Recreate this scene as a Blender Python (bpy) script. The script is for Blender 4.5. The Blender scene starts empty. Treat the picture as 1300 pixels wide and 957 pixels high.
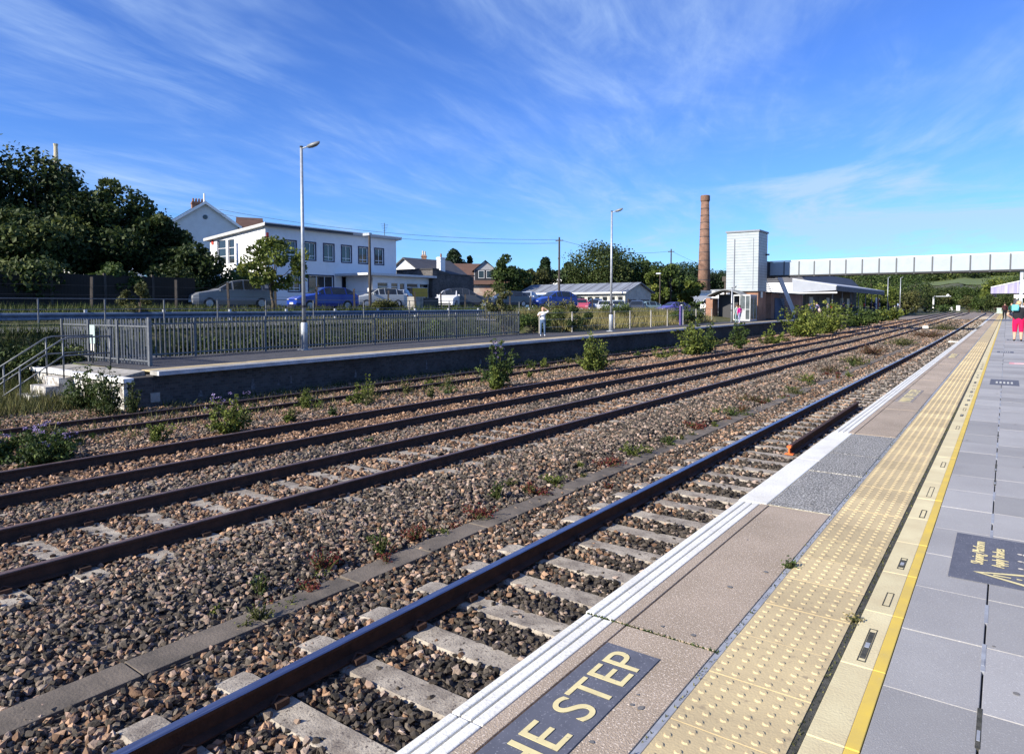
import bpy, math, random
import numpy as np
from mathutils import Vector, Matrix
random.seed(7); rng=np.random.default_rng(11)
R=math.radians
SC=bpy.context.scene; COL=SC.collection

# ------------------------------------------------------------------ materials
def hexc(r,g,b):
    f=lambda c:(c/255/12.92 if c/255<=.04045 else ((c/255+.055)/1.055)**2.4)
    return (f(r),f(g),f(b))
MATS={}
def mat(name,c1,c2=None,scale=6,rough=.85,metal=0,bump=0,bscale=None,detail=6,spec=.35,contrast=(.35,.65),attr=0,c3=None,stretch=None,translucent=0,speck=None,fac2=None):
    """principled with noise-mixed colours, optional per-element attribute tint and speckles"""
    if name in MATS: return MATS[name]
    m=bpy.data.materials.new(name); m.use_nodes=True; nt=m.node_tree; N=nt.nodes; L=nt.links
    b=N['Principled BSDF']; b.inputs['Roughness'].default_value=rough; b.inputs['Metallic'].default_value=metal
    b.inputs['Specular IOR Level'].default_value=spec
    c2=c2 or tuple(x*.75 for x in c1)
    tc=N.new('ShaderNodeTexCoord'); mp=N.new('ShaderNodeMapping'); L.new(tc.outputs['Object'],mp.inputs[0])
    if stretch: mp.inputs['Scale'].default_value=stretch
    n=N.new('ShaderNodeTexNoise'); n.inputs['Scale'].default_value=scale; n.inputs['Detail'].default_value=detail; n.inputs['Roughness'].default_value=.6
    L.new(mp.outputs[0],n.inputs[0])
    r=N.new('ShaderNodeValToRGB'); r.color_ramp.elements[0].position=contrast[0]; r.color_ramp.elements[1].position=contrast[1]
    r.color_ramp.elements[0].color=(*c1,1); r.color_ramp.elements[1].color=(*c2,1)
    L.new(n.outputs['Fac'],r.inputs[0]); col=r.outputs[0]
    if speck:
        sc,cc,lo,hi=speck
        v=N.new('ShaderNodeTexNoise'); v.inputs['Scale'].default_value=sc; v.inputs['Detail'].default_value=2
        L.new(tc.outputs['Object'],v.inputs[0])
        rr=N.new('ShaderNodeValToRGB'); rr.color_ramp.elements[0].position=lo; rr.color_ramp.elements[1].position=hi
        L.new(v.outputs['Fac'],rr.inputs[0])
        mx=N.new('ShaderNodeMix'); mx.data_type='RGBA'; L.new(rr.outputs[0],mx.inputs[0]); L.new(col,mx.inputs[6]); mx.inputs[7].default_value=(*cc,1); col=mx.outputs[2]
    if attr or c3:
        a=N.new('ShaderNodeAttribute'); a.attribute_name='rnd'
        if c3:
            mx=N.new('ShaderNodeMix'); mx.data_type='RGBA'
            rr=N.new('ShaderNodeValToRGB'); rr.color_ramp.elements[0].position=.55 if fac2 is None else fac2; rr.color_ramp.elements[1].position=.95
            L.new(a.outputs['Fac'],rr.inputs[0]); L.new(rr.outputs[0],mx.inputs[0]); L.new(col,mx.inputs[6]); mx.inputs[7].default_value=(*c3,1); col=mx.outputs[2]
        mr=N.new('ShaderNodeMapRange'); mr.inputs['To Min'].default_value=1-attr; mr.inputs['To Max'].default_value=1+attr; L.new(a.outputs['Fac'],mr.inputs[0])
        vm=N.new('ShaderNodeVectorMath'); vm.operation='SCALE'; L.new(col,vm.inputs[0]); L.new(mr.outputs[0],vm.inputs['Scale']); col=vm.outputs[0]
    L.new(col,b.inputs['Base Color'])
    if bump:
        bn=N.new('ShaderNodeTexNoise'); bn.inputs['Scale'].default_value=bscale or scale*8; bn.inputs['Detail'].default_value=5; L.new(tc.outputs['Object'],bn.inputs[0])
        bp=N.new('ShaderNodeBump'); bp.inputs['Strength'].default_value=bump; bp.inputs['Distance'].default_value=.02; L.new(bn.outputs['Fac'],bp.inputs['Height']); L.new(bp.outputs[0],b.inputs['Normal'])
    if translucent:
        t=N.new('ShaderNodeBsdfTranslucent'); L.new(col,t.inputs[0]); ms=N.new('ShaderNodeMixShader'); ms.inputs[0].default_value=translucent
        L.new(b.outputs[0],ms.inputs[1]); L.new(t.outputs[0],ms.inputs[2]); L.new(ms.outputs[0],N['Material Output'].inputs[0])
    MATS[name]=m; return m
def wavemat(name,c1,c2,axis='Z',scale=10,rough=.6,metal=0,sharp=(.0,.12),bump=.4,noise=.15):
    """panels / planks / corrugation: a dark thin line every 1/scale metre along an axis"""
    if name in MATS: return MATS[name]
    m=bpy.data.materials.new(name); m.use_nodes=True; nt=m.node_tree; N=nt.nodes; L=nt.links; b=N['Principled BSDF']
    b.inputs['Roughness'].default_value=rough; b.inputs['Metallic'].default_value=metal; b.inputs['Specular IOR Level'].default_value=.3
    tc=N.new('ShaderNodeTexCoord'); s=N.new('ShaderNodeSeparateXYZ'); L.new(tc.outputs['Object'],s.inputs[0])
    mu=N.new('ShaderNodeMath'); mu.operation='MULTIPLY'; mu.inputs[1].default_value=scale; L.new(s.outputs[axis],mu.inputs[0])
    fr=N.new('ShaderNodeMath'); fr.operation='FRACT'; L.new(mu.outputs[0],fr.inputs[0])
    r=N.new('ShaderNodeValToRGB'); r.color_ramp.elements[0].position=sharp[0]; r.color_ramp.elements[1].position=sharp[1]
    r.color_ramp.elements[0].color=(*c2,1); r.color_ramp.elements[1].color=(*c1,1); L.new(fr.outputs[0],r.inputs[0])
    n=N.new('ShaderNodeTexNoise'); n.inputs['Scale'].default_value=1.3; n.inputs['Detail'].default_value=6; L.new(tc.outputs['Object'],n.inputs[0])
    mr=N.new('ShaderNodeMapRange'); mr.inputs['From Min'].default_value=.3; mr.inputs['From Max'].default_value=.7; mr.inputs['To Min'].default_value=1-noise; mr.inputs['To Max'].default_value=1+noise*.5; L.new(n.outputs['Fac'],mr.inputs[0])
    vm=N.new('ShaderNodeVectorMath'); vm.operation='SCALE'; L.new(r.outputs[0],vm.inputs[0]); L.new(mr.outputs[0],vm.inputs['Scale']); L.new(vm.outputs[0],b.inputs['Base Color'])
    bp=N.new('ShaderNodeBump'); bp.inputs['Strength'].default_value=bump; bp.inputs['Distance'].default_value=.02; L.new(fr.outputs[0],bp.inputs['Height']); L.new(bp.outputs[0],b.inputs['Normal'])
    MATS[name]=m; return m
def brickmat(name,c1,c2,mortar,sx=1,scale=4.5,axes=('X','Z'),msize=.02,rough=.9,bump=.5):
    if name in MATS: return MATS[name]
    m=bpy.data.materials.new(name); m.use_nodes=True; nt=m.node_tree; N=nt.nodes; L=nt.links; b=N['Principled BSDF']
    b.inputs['Roughness'].default_value=rough; b.inputs['Specular IOR Level'].default_value=.2
    tc=N.new('ShaderNodeTexCoord'); s=N.new('ShaderNodeSeparateXYZ'); L.new(tc.outputs['Object'],s.inputs[0])
    a=N.new('ShaderNodeMath'); a.operation='ADD'; L.new(s.outputs['X'],a.inputs[0]); L.new(s.outputs['Y'],a.inputs[1])
    cb=N.new('ShaderNodeCombineXYZ'); L.new(a.outputs[0],cb.inputs[0]); L.new(s.outputs['Z'],cb.inputs[1])
    br=N.new('ShaderNodeTexBrick'); br.inputs['Scale'].default_value=scale; br.inputs['Color1'].default_value=(*c1,1); br.inputs['Color2'].default_value=(*c2,1); br.inputs['Mortar'].default_value=(*mortar,1)
    br.inputs['Mortar Size'].default_value=msize; br.inputs['Bias'].default_value=-.2
    L.new(cb.outputs[0],br.inputs[0])
    n=N.new('ShaderNodeTexNoise'); n.inputs['Scale'].default_value=.9; n.inputs['Detail'].default_value=8; L.new(tc.outputs['Object'],n.inputs[0])
    mr=N.new('ShaderNodeMapRange'); mr.inputs['From Min'].default_value=.3; mr.inputs['From Max'].default_value=.7; mr.inputs['To Min'].default_value=.65; mr.inputs['To Max'].default_value=1.2; L.new(n.outputs['Fac'],mr.inputs[0])
    vm=N.new('ShaderNodeVectorMath'); vm.operation='SCALE'; L.new(br.outputs['Color'],vm.inputs[0]); L.new(mr.outputs[0],vm.inputs['Scale']); L.new(vm.outputs[0],b.inputs['Base Color'])
    bp=N.new('ShaderNodeBump'); bp.inputs['Strength'].default_value=bump; bp.inputs['Distance'].default_value=.02; bp.invert=True; L.new(br.outputs['Fac'],bp.inputs['Height']); L.new(bp.outputs[0],b.inputs['Normal'])
    MATS[name]=m; return m
def plain(name,c,rough=.6,metal=0,spec=.4,var=.82,scale=9): return mat(name,c,tuple(x*var for x in c),scale=scale,rough=rough,metal=metal,spec=spec)

# ------------------------------------------------------------------ mesh builder
class MB:
    def __init__(s): s.v=[]; s.f=[]; s.m=[]; s.r=[]; s.cur=0; s.rv=.5
    def add(s,vs,fs):
        o=len(s.v); s.v+= [tuple(p) for p in vs]; s.r+=[s.rv]*len(vs)
        for f in fs: s.f.append([o+i for i in f]); s.m.append(s.cur)
        return s
    def box(s,x0,x1,y0,y1,z0,z1,M=None):
        vs=[(x0,y0,z0),(x1,y0,z0),(x1,y1,z0),(x0,y1,z0),(x0,y0,z1),(x1,y0,z1),(x1,y1,z1),(x0,y1,z1)]
        if M is not None: vs=[M@Vector(v) for v in vs]
        return s.add(vs,[(0,3,2,1),(4,5,6,7),(0,1,5,4),(1,2,6,5),(2,3,7,6),(3,0,4,7)])
    def bar(s,a,b,w,h=None):
        """square bar between two points"""
        a=Vector(a); b=Vector(b); d=(b-a); L=d.length; h=h or w
        q=d.to_track_quat('Y','Z').to_matrix().to_4x4(); M=Matrix.Translation(a)@q
        return s.box(-w/2,w/2,0,L,-h/2,h/2,M)
    def tube(s,pts,rad,n=8,cap=True):
        pts=[Vector(p) for p in pts]; 
        if not hasattr(rad,'__len__'): rad=[rad]*len(pts)
        vs=[];fs=[]
        ref=None
        for i,p in enumerate(pts):
            d=(pts[min(i+1,len(pts)-1)]-pts[max(i-1,0)])
            if d.length<1e-9: d=Vector((0,0,1))
            d.normalize()
            if ref is None: ref=Vector((1,0,0)) if abs(d.x)<.8 else Vector((0,1,0))
            u=d.cross(ref).normalized(); w=u.cross(d).normalized(); ref=w
            for k in range(n):
                a=2*math.pi*k/n; vs.append(p+(w*math.cos(a)+u*math.sin(a))*rad[i])
        for i in range(len(pts)-1):
            for k in range(n):
                k2=(k+1)%n; fs.append((i*n+k,i*n+k2,(i+1)*n+k2,(i+1)*n+k))
        if cap: fs.append(tuple(range(n-1,-1,-1))); fs.append(tuple((len(pts)-1)*n+k for k in range(n)))
        return s.add(vs,fs)
    def prism(s,poly,axis,a,b):
        """polygon in the plane across axis, extruded from a to b"""
        def P(p,t):
            if axis=='x': return (t,p[0],p[1])
            if axis=='y': return (p[0],t,p[1])
            return (p[0],p[1],t)
        n=len(poly); vs=[P(p,a) for p in poly]+[P(p,b) for p in poly]
        fs=[tuple(range(n-1,-1,-1)),tuple(range(n,2*n))]+[(i,(i+1)%n,n+(i+1)%n,n+i) for i in range(n)]
        return s.add(vs,fs)
    def quad(s,a,b,c,d): return s.add([a,b,c,d],[(0,1,2,3)])
    def build(s,name,mats,parent=None,loc=None,rotz=0,smooth=False,bevel=0):
        me=bpy.data.meshes.new(name)
        me.from_pydata([tuple(v) for v in s.v],[],s.f)
        if not isinstance(mats,(list,tuple)): mats=[mats]
        for m in mats: me.materials.append(m)
        me.polygons.foreach_set('material_index',s.m)
        at=me.attributes.new('rnd','FLOAT','POINT'); at.data.foreach_set('value',s.r)
        import bmesh
        bm=bmesh.new(); bm.from_mesh(me); bmesh.ops.recalc_face_normals(bm,faces=bm.faces); bm.to_mesh(me); bm.free()
        (me.shade_smooth if smooth else me.shade_flat)()
        o=bpy.data.objects.new(name,me); COL.objects.link(o)
        if parent: o.parent=parent
        if loc: o.location=loc
        o.rotation_euler.z=rotz
        if bevel:
            md=o.modifiers.new('b','BEVEL'); md.width=bevel; md.segments=2; md.limit_method='ANGLE'
        return o
def npmesh(name,V,F,rnd,mats,midx=None,smooth=False):
    me=bpy.data.meshes.new(name); k=F.shape[1]
    me.vertices.add(len(V)); me.vertices.foreach_set('co',np.ascontiguousarray(V,dtype=np.float32).ravel())
    me.loops.add(F.size); me.loops.foreach_set('vertex_index',F.astype(np.int32).ravel())
    me.polygons.add(len(F)); me.polygons.foreach_set('loop_start',np.arange(0,F.size,k,dtype=np.int32))
    for m in (mats if isinstance(mats,(list,tuple)) else [mats]): me.materials.append(m)
    if midx is not None: me.polygons.foreach_set('material_index',midx.astype(np.int32))
    at=me.attributes.new('rnd','FLOAT','POINT'); at.data.foreach_set('value',rnd.astype(np.float32))
    me.update(calc_edges=True); (me.shade_smooth if smooth else me.shade_flat)()
    o=bpy.data.objects.new(name,me); COL.objects.link(o); return o
def tag(o,label=None,cat=None,group=None,kind=None):
    if label: o['label']=label
    if cat: o['category']=cat
    if group: o['group']=group
    if kind: o['kind']=kind
    return o
def thing(name,label,cat,loc=(0,0,0),rotz=0,group=None):
    o=bpy.data.objects.new(name,None); COL.objects.link(o); o.location=loc; o.rotation_euler.z=rotz; o.empty_display_size=.1
    return tag(o,label,cat,group)
def struct(o): o['kind']='structure'; return o
def stuff(o,label=None,cat=None): return tag(o,label,cat,kind='stuff')
def text_mesh(name,body,size,m,parent=None,M=None,ext=0.0,sx=1,fit=None):
    c=bpy.data.curves.new('t','FONT'); c.body=body; c.size=size; c.extrude=ext; c.align_x='LEFT'; c.space_line=.95
    t=bpy.data.objects.new('t',c); COL.objects.link(t)
    bpy.context.view_layer.update(); dg=bpy.context.evaluated_depsgraph_get()
    me=bpy.data.meshes.new_from_object(t.evaluated_get(dg)); me.name=name
    bpy.data.objects.remove(t); me.materials.clear(); me.materials.append(m)
    if fit: xs_=[v.co.x for v in me.vertices]; me.transform(Matrix.Translation((-min(xs_),0,0))); sx=fit/(max(xs_)-min(xs_))
    me.transform(Matrix.Diagonal((sx,1,1,1)))
    if M is not None: me.transform(M)
    o=bpy.data.objects.new(name,me); COL.objects.link(o)
    if parent: o.parent=parent
    return o

# ------------------------------------------------------------------ camera, light, sky
cam=bpy.data.cameras.new('camera'); co=bpy.data.objects.new('camera',cam); COL.objects.link(co); SC.camera=co
cam.sensor_width=36; cam.lens=36*867/1300; cam.shift_y=-45/1300; cam.clip_start=.05; cam.clip_end=6000
co.location=(0,0,1.5); co.rotation_euler=(R(90-2.9646),0,R(35.8808))
SUN_EL=28.; sd=Vector((-.34,-.94,0)).normalized()      # horizontal direction towards the sun
sv=Vector((sd.x*math.cos(R(SUN_EL)),sd.y*math.cos(R(SUN_EL)),math.sin(R(SUN_EL))))
sl=bpy.data.lights.new('sun','SUN'); sl.energy=5; sl.angle=R(.5); sl.color=(1,.93,.80)
so=bpy.data.objects.new('sun',sl); COL.objects.link(so); so.rotation_euler=sv.to_track_quat('Z','Y').to_euler()
W=bpy.data.worlds.new('World'); SC.world=W; W.use_nodes=True; nt=W.node_tree; N=nt.nodes; L=nt.links
bg=N['Background']; bg.inputs['Strength'].default_value=.066
sky=N.new('ShaderNodeTexSky'); sky.sky_type='NISHITA'; sky.sun_disc=False; sky.sun_elevation=R(SUN_EL); sky.sun_rotation=math.atan2(sv.x,sv.y)
sky.air_density=1.0; sky.dust_density=.2; sky.ozone_density=2.5
tc=N.new('ShaderNodeTexCoord'); sp=N.new('ShaderNodeSeparateXYZ'); L.new(tc.outputs['Generated'],sp.inputs[0])
def mth(op,a,b=None,clamp=False):
    n=N.new('ShaderNodeMath'); n.operation=op; n.use_clamp=clamp
    for i,x in enumerate((a,b)):
        if x is None: continue
        if isinstance(x,(int,float)): n.inputs[i].default_value=x
        else: L.new(x,n.inputs[i])
    return n.outputs[0]
zz=mth('MAXIMUM',mth('ADD',sp.outputs['Z'],.06),.03)
cx=mth('DIVIDE',sp.outputs['X'],zz); cy=mth('DIVIDE',sp.outputs['Y'],zz)
cb=N.new('ShaderNodeCombineXYZ'); L.new(cx,cb.inputs[0]); L.new(cy,cb.inputs[1])
def cloud(rot,sc,loc,scale,lo,hi,detail=9,dist=.8):
    mp=N.new('ShaderNodeMapping'); mp.vector_type='TEXTURE'; mp.inputs['Rotation'].default_value=(0,0,R(rot)); mp.inputs['Scale'].default_value=sc; mp.inputs['Location'].default_value=loc
    L.new(cb.outputs[0],mp.inputs[0]); n=N.new('ShaderNodeTexNoise'); n.inputs['Scale'].default_value=scale; n.inputs['Detail'].default_value=detail; n.inputs['Roughness'].default_value=.62; n.inputs['Distortion'].default_value=dist
    L.new(mp.outputs[0],n.inputs[0]); r=N.new('ShaderNodeMapRange'); r.interpolation_type='SMOOTHSTEP'; r.inputs['From Min'].default_value=lo; r.inputs['From Max'].default_value=hi; L.new(n.outputs['Fac'],r.inputs[0]); return r.outputs[0]
broad=cloud(100,(1.5,.8,1),(7.9,2.2,0),.75,.36,.66,5,.6)
streak=cloud(106,(1.9,.6,1),(3.1,1.7,0),1.0,.38,.80,8,.5)
fine=cloud(103,(1.0,.34,1),(1,5,0),1.4,.36,.80,9,.7)
fine2=cloud(112,(2.0,.5,1),(4.6,9,0),.8,.5,.85,9,.6)
low=cloud(130,(1.4,1.0,1),(2,3,0),.55,.42,.62,8,.8)
cl=mth('MULTIPLY',broad,mth('ADD',mth('MULTIPLY',streak,.7),mth('MULTIPLY',fine,.55)))
cl=mth('ADD',cl,mth('MULTIPLY',fine2,.45))
# broken low cloud towards the right of the line (bearing mask)
br=N.new('ShaderNodeMapRange'); br.interpolation_type='SMOOTHSTEP'; br.inputs['From Min'].default_value=.80; br.inputs['From Max'].default_value=.98; L.new(sp.outputs['Y'],br.inputs[0])
lz=N.new('ShaderNodeMapRange'); lz.interpolation_type='SMOOTHSTEP'; lz.inputs['From Min'].default_value=.30; lz.inputs['From Max'].default_value=.16; L.new(sp.outputs['Z'],lz.inputs[0])
cl=mth('ADD',cl,mth('MULTIPLY',mth('MULTIPLY',low,br.outputs[0]),mth('MULTIPLY',lz.outputs[0],1.1)),True)
hz=N.new('ShaderNodeMapRange'); hz.inputs['From Min'].default_value=.0; hz.inputs['From Max'].default_value=.12; L.new(sp.outputs['Z'],hz.inputs[0])
cl=mth('MULTIPLY',cl,hz.outputs[0])
hsv=N.new('ShaderNodeHueSaturation'); hsv.inputs['Hue'].default_value=.515; hsv.inputs['Saturation'].default_value=1.0; hsv.inputs['Value'].default_value=1.0; L.new(sky.outputs[0],hsv.inputs['Color'])
tint=N.new('ShaderNodeMix'); tint.data_type='RGBA'; tint.blend_type='MULTIPLY'; tint.inputs[0].default_value=1; L.new(hsv.outputs[0],tint.inputs[6]); tint.inputs[7].default_value=(.58,1.03,1.72,1)
mx=N.new('ShaderNodeMix'); mx.data_type='RGBA'; L.new(mth('MULTIPLY',cl,.8),mx.inputs[0]); L.new(tint.outputs[2],mx.inputs[6]); mx.inputs[7].default_value=(4.6,6.4,9.5,1)
L.new(mx.outputs[2],bg.inputs[0])
SC.view_settings.view_transform='Standard'; SC.view_settings.look='None'; SC.view_settings.exposure=.8; SC.view_settings.gamma=1
SC.cycles.max_bounces=6; SC.cycles.diffuse_bounces=3; SC.cycles.transparent_max_bounces=6

# ------------------------------------------------------------------ materials used
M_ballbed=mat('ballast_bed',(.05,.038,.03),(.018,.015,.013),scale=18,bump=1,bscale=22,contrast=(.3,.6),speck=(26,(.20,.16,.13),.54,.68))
M_stone=mat('stone_pale',(.24,.195,.15),(.07,.057,.042),scale=9,attr=.6,c3=(.20,.135,.10),bump=.3,bscale=60)
M_stoned=mat('stone_dark',(.072,.058,.045),(.036,.03,.024),scale=9,attr=.5,c3=(.26,.2,.16),fac2=.86,bump=.3,bscale=60)
M_stoner=mat('stone_rusty',(.22,.13,.075),(.11,.06,.035),scale=9,attr=.5,c3=(.30,.19,.12),bump=.3,bscale=60)
M_sleeper=mat('sleeper_concrete',(.42,.37,.30),(.2,.17,.14),scale=5,bump=.35,bscale=70,speck=(45,(.1,.08,.07),.58,.7))
M_railrust=mat('rail_rust',(.07,.035,.022),(.035,.02,.014),scale=7,rough=.75,bump=.2)
M_railtop=mat('rail_shine',(.32,.33,.42),(.2,.2,.27),scale=12,rough=.28,metal=.9,stretch=(6,.3,1))
M_railtop2=mat('rail_dull',(.22,.15,.13),(.12,.08,.07),scale=12,rough=.5,metal=.4)
M_conc=mat('concrete_weathered',(.38,.36,.33),(.2,.19,.17),scale=2.2,bump=.25,bscale=35,speck=(30,(.12,.11,.1),.6,.75))
M_trough=mat('trough_concrete',(.17,.14,.11),(.085,.072,.058),scale=3,bump=.3,bscale=50)
M_white=mat('white_paint',(.74,.72,.65),(.56,.53,.46),scale=2.5,rough=.65,bump=.15,bscale=60,contrast=(.45,.85),speck=(60,(.42,.39,.34),.6,.76))
M_tan=mat('coping_tan',(.40,.315,.235),(.30,.235,.17),scale=1.4,detail=9,attr=.1,bump=.35,bscale=160,speck=(110,(.62,.52,.42),.55,.68))
M_patch=mat('asphalt_patch',(.19,.18,.165),(.13,.125,.115),scale=3,bump=.5,bscale=180,speck=(75,(.52,.5,.46),.5,.6))
M_tact=mat('tactile_yellow',(.54,.43,.24),(.41,.325,.19),scale=1.6,detail=9,attr=.1,bump=.15,bscale=90,speck=(22,(.33,.26,.16),.6,.74))
M_cream=mat('cream_paint',(.64,.56,.34),(.56,.47,.28),scale=4,attr=.06,bump=.15,bscale=90,speck=(50,(.42,.36,.26),.66,.8))
M_yellow=mat('yellow_line_paint',(.66,.47,.08),(.55,.40,.1),scale=6,speck=(40,(.5,.4,.2),.68,.8))
M_grey=mat('paver_grey',(.345,.335,.325),(.275,.265,.26),scale=.9,detail=10,attr=.16,bump=.2,bscale=170,speck=(120,(.43,.42,.41),.6,.7))
M_joint=mat('joint_grit',(.09,.085,.07),(.04,.04,.03),scale=25,bump=.4)
M_seal=mat('joint_seal',(.33,.35,.39),(.24,.25,.28),scale=14)
M_marking=mat('marking_slate',(.115,.12,.15),(.09,.095,.12),scale=9,speck=(120,(.25,.25,.28),.62,.72))
M_mtext=mat('marking_text',(.72,.62,.32),(.62,.52,.27),scale=14,speck=(60,(.3,.28,.22),.64,.76))
M_asph=mat('asphalt',(.075,.072,.078),(.05,.05,.055),scale=3,bump=.3,bscale=90,speck=(80,(.13,.13,.13),.6,.7))
M_wall=brickmat('platform_wall_stone',(.085,.078,.075),(.045,.042,.042),(.10,.095,.09),scale=3.2,msize=.015)
M_palis=mat('palisade_steel',(.17,.18,.195),(.11,.12,.135),scale=9,rough=.5,metal=.3)
M_galv=mat('galvanised',(.46,.48,.51),(.33,.35,.38),scale=9,rough=.45,metal=.35)
M_dark=plain('dark_metal',(.03,.03,.035),.5)
M_black=plain('black_plastic',(.015,.015,.018),.45)
M_soil=mat('verge_ground',(.12,.1,.06),(.045,.06,.02),scale=1.5,bump=.7,bscale=14,speck=(6,(.05,.075,.02),.5,.62))
M_road=mat('road_surface',(.2,.195,.19),(.15,.145,.14),scale=2,bump=.2,bscale=80)
M_glass=mat('window_glass',(.02,.025,.03),(.015,.018,.022),rough=.06,spec=.8)
M_whitew=mat('white_render',(.8,.8,.8),(.7,.7,.7),scale=1.3,bump=.1,bscale=40,contrast=(.5,.8))
M_trimnavy=plain('navy_trim',(.02,.025,.07),.6)
M_pvc=plain('white_frame',(.8,.8,.8),.4,var=.95)
M_slate=wavemat('roof_slate',(.09,.09,.1),(.04,.04,.045),'Z',5,.7)
M_browntile=wavemat('roof_brown_tile',(.12,.07,.055),(.05,.03,.025),'Z',5,.8)
M_solar=wavemat('solar_panel',(.05,.07,.12),(.3,.32,.36),'Y',1.0,.15,.2,(.0,.06))
M_stonewall=brickmat('dark_stone_wall',(.13,.12,.115),(.07,.065,.065),(.05,.05,.05),scale=2.5)
M_redbrick=brickmat('red_brick',(.36,.17,.10),(.27,.12,.075),(.3,.26,.22),scale=6)
M_stack=brickmat('stack_brick',(.25,.135,.095),(.185,.1,.07),(.2,.155,.125),scale=2.2)
M_clad=wavemat('lift_cladding',(.36,.40,.42),(.16,.18,.2),'Z',3.6,.5,.05,(.05,.2))
M_bridge=mat('bridge_panel',(.36,.40,.44),(.32,.36,.40),scale=1.2,rough=.45)
M_bark=mat('bark',(.11,.085,.06),(.05,.04,.03),scale=7,bump=.6,stretch=(1,1,.25))
M_wood=mat('weathered_post',(.085,.07,.06),(.04,.034,.03),scale=10,bump=.3,stretch=(1,1,.2))
M_tin=wavemat('tin_roof',(.22,.24,.28),(.09,.09,.11),'X',.55,.6,.1,(.0,.3))
def leafmat(name,c,c3,attr=.45,tr=.25): return mat(name,c,tuple(x*.6 for x in c),scale=1.5,rough=.6,spec=.25,attr=attr,c3=c3,translucent=tr)
LF_dark=leafmat('leaf_dark',(.04,.065,.017),(.085,.10,.028))
LF_mid=leafmat('leaf_mid',(.05,.085,.02),(.09,.12,.03))
LF_light=leafmat('leaf_light',(.12,.16,.028),(.2,.21,.045))
LF_olive=leafmat('leaf_olive',(.085,.095,.03),(.15,.14,.05))
LF_conifer=leafmat('leaf_conifer',(.02,.04,.016),(.035,.06,.02),tr=.1)
LF_red=leafmat('leaf_red',(.17,.035,.03),(.16,.09,.04))
LF_rust=leafmat('leaf_rust',(.10,.045,.028),(.12,.085,.04))
LF_straw=leafmat('leaf_straw',(.33,.27,.12),(.2,.2,.07))
LF_purple=leafmat('flower_purple',(.28,.21,.42),(.4,.34,.52),tr=.1)

# ------------------------------------------------------------------ terrain
def sst(a,b,x): t=np.clip((x-a)/(b-a),0,1); return t*t*(3-2*t)
def grd(s): return np.interp(s,[-50,50,80,105,150,210,300,500],[0,0,.13,.3,.6,.85,1.0,1.2])
def ground_z(X,Y):
    X=np.asarray(X,float); Y=np.asarray(Y,float)
    z=np.full(np.broadcast(X,Y).shape,-1.2)
    z=z+0.0*X
    # left of the far platform: ditch then access road and car park
    dit=np.interp(-X,[18.3,23.2,24.2,25.4,29.6,30.6,33,36,50,60,80,110,200],[-1.2,-1.15,-.9,.55,.6,.8,1.12,1.2,1.25,2.6,6,7.5,9])
    vrg=np.interp(-X,[18.3,20.2,21.4,26,29.6,33,36,50,60,80,110,200],[-1.2,-1.2,-.15,.5,.6,1.12,1.2,1.25,1.6,3,5,8])
    t=sst(31,36,Y); left=dit*(1-t)+vrg*t
    z=np.where(X<-18.3,left,z)
    # rise under the big dark trees
    z=z+np.where(X<-36,1,0)*1.4*sst(36,46,-X)*(1-sst(22,32,Y))
    # right hand side level with the platform
    z=np.where(X>-18.0,-1.55+1.45*sst(6,11,X),z)
    # hills far off
    z=z-np.where((X<-30)&(X>-62),1,0)*.85*sst(50,68,Y)*sst(30,33,-X)
    z=z+48*np.exp(-((X-150)/210)**2/2-((Y-860)/270)**2/2)*sst(250,420,Y)
    z=z+9*np.exp(-((X+330)/150)**2/2-((Y-520)/200)**2/2)*sst(200,350,Y)
    z=z+4*np.exp(-((X+200)/90)**2/2-((Y-260)/110)**2/2)
    z=z+3*sst(160,400,-X)
    z=z+grd(Y)*np.clip((X+30)/6,0,1)
    return z
def axis(pts):
    out=[]
    for a,b,st in pts: out+=list(np.arange(a,b,st))
    return np.array(out+[pts[-1][1]])
gx=axis([(-2600,-600,200),(-600,-120,30),(-120,-37,3),(-37,-17,.6),(-17,-15,1),(-15,10,2.5),(10,60,10),(60,600,30),(600,2600,200)])
gy=axis([(-200,0,20),(0,130,2.5),(130,300,8),(300,900,15),(900,1300,50),(1300,4000,300)])
GX,GY=np.meshgrid(gx,gy,indexing='ij'); GZ=ground_z(GX,GY)
V=np.stack([GX,GY,GZ],-1).reshape(-1,3); ny=len(gy)
ii,jj=np.meshgrid(np.arange(len(gx)-1),np.arange(ny-1),indexing='ij'); a=(ii*ny+jj).ravel()
F=np.stack([a,a+ny,a+ny+1,a+1],-1)
M_land=mat('land',(.075,.085,.03),(.05,.06,.02),scale=.05,bump=.9,bscale=9,speck=(2.5,(.13,.115,.06),.45,.65))
o=npmesh('ground',V,F,np.full(len(V),.5),M_land,smooth=True); struct(o)
# hill field, a pasture patch following the hill
def patch(name,x0,x1,y0,y1,n,m,dz,fun=None):
    xs=np.linspace(x0,x1,n); ys=np.linspace(y0,y1,n); A,B=np.meshgrid(xs,ys,indexing='ij')
    if fun: A,B=fun(A,B)
    Z=ground_z(A,B)+dz; V=np.stack([A,B,Z],-1).reshape(-1,3)
    i,j=np.meshgrid(np.arange(n-1),np.arange(n-1),indexing='ij'); a=(i*n+j).ravel(); F=np.stack([a,a+n,a+n+1,a+1],-1)
    return struct(npmesh(name,V,F,np.full(len(V),.5),m,smooth=True))
M_field=mat('pasture',(.12,.15,.045),(.095,.125,.04),scale=.03,bump=.2,bscale=1)
patch('hill_field',-120,60,470,690,40,M_field,.35)
patch('hill_field',-230,-150,560,800,20,M_field,.35)
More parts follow.
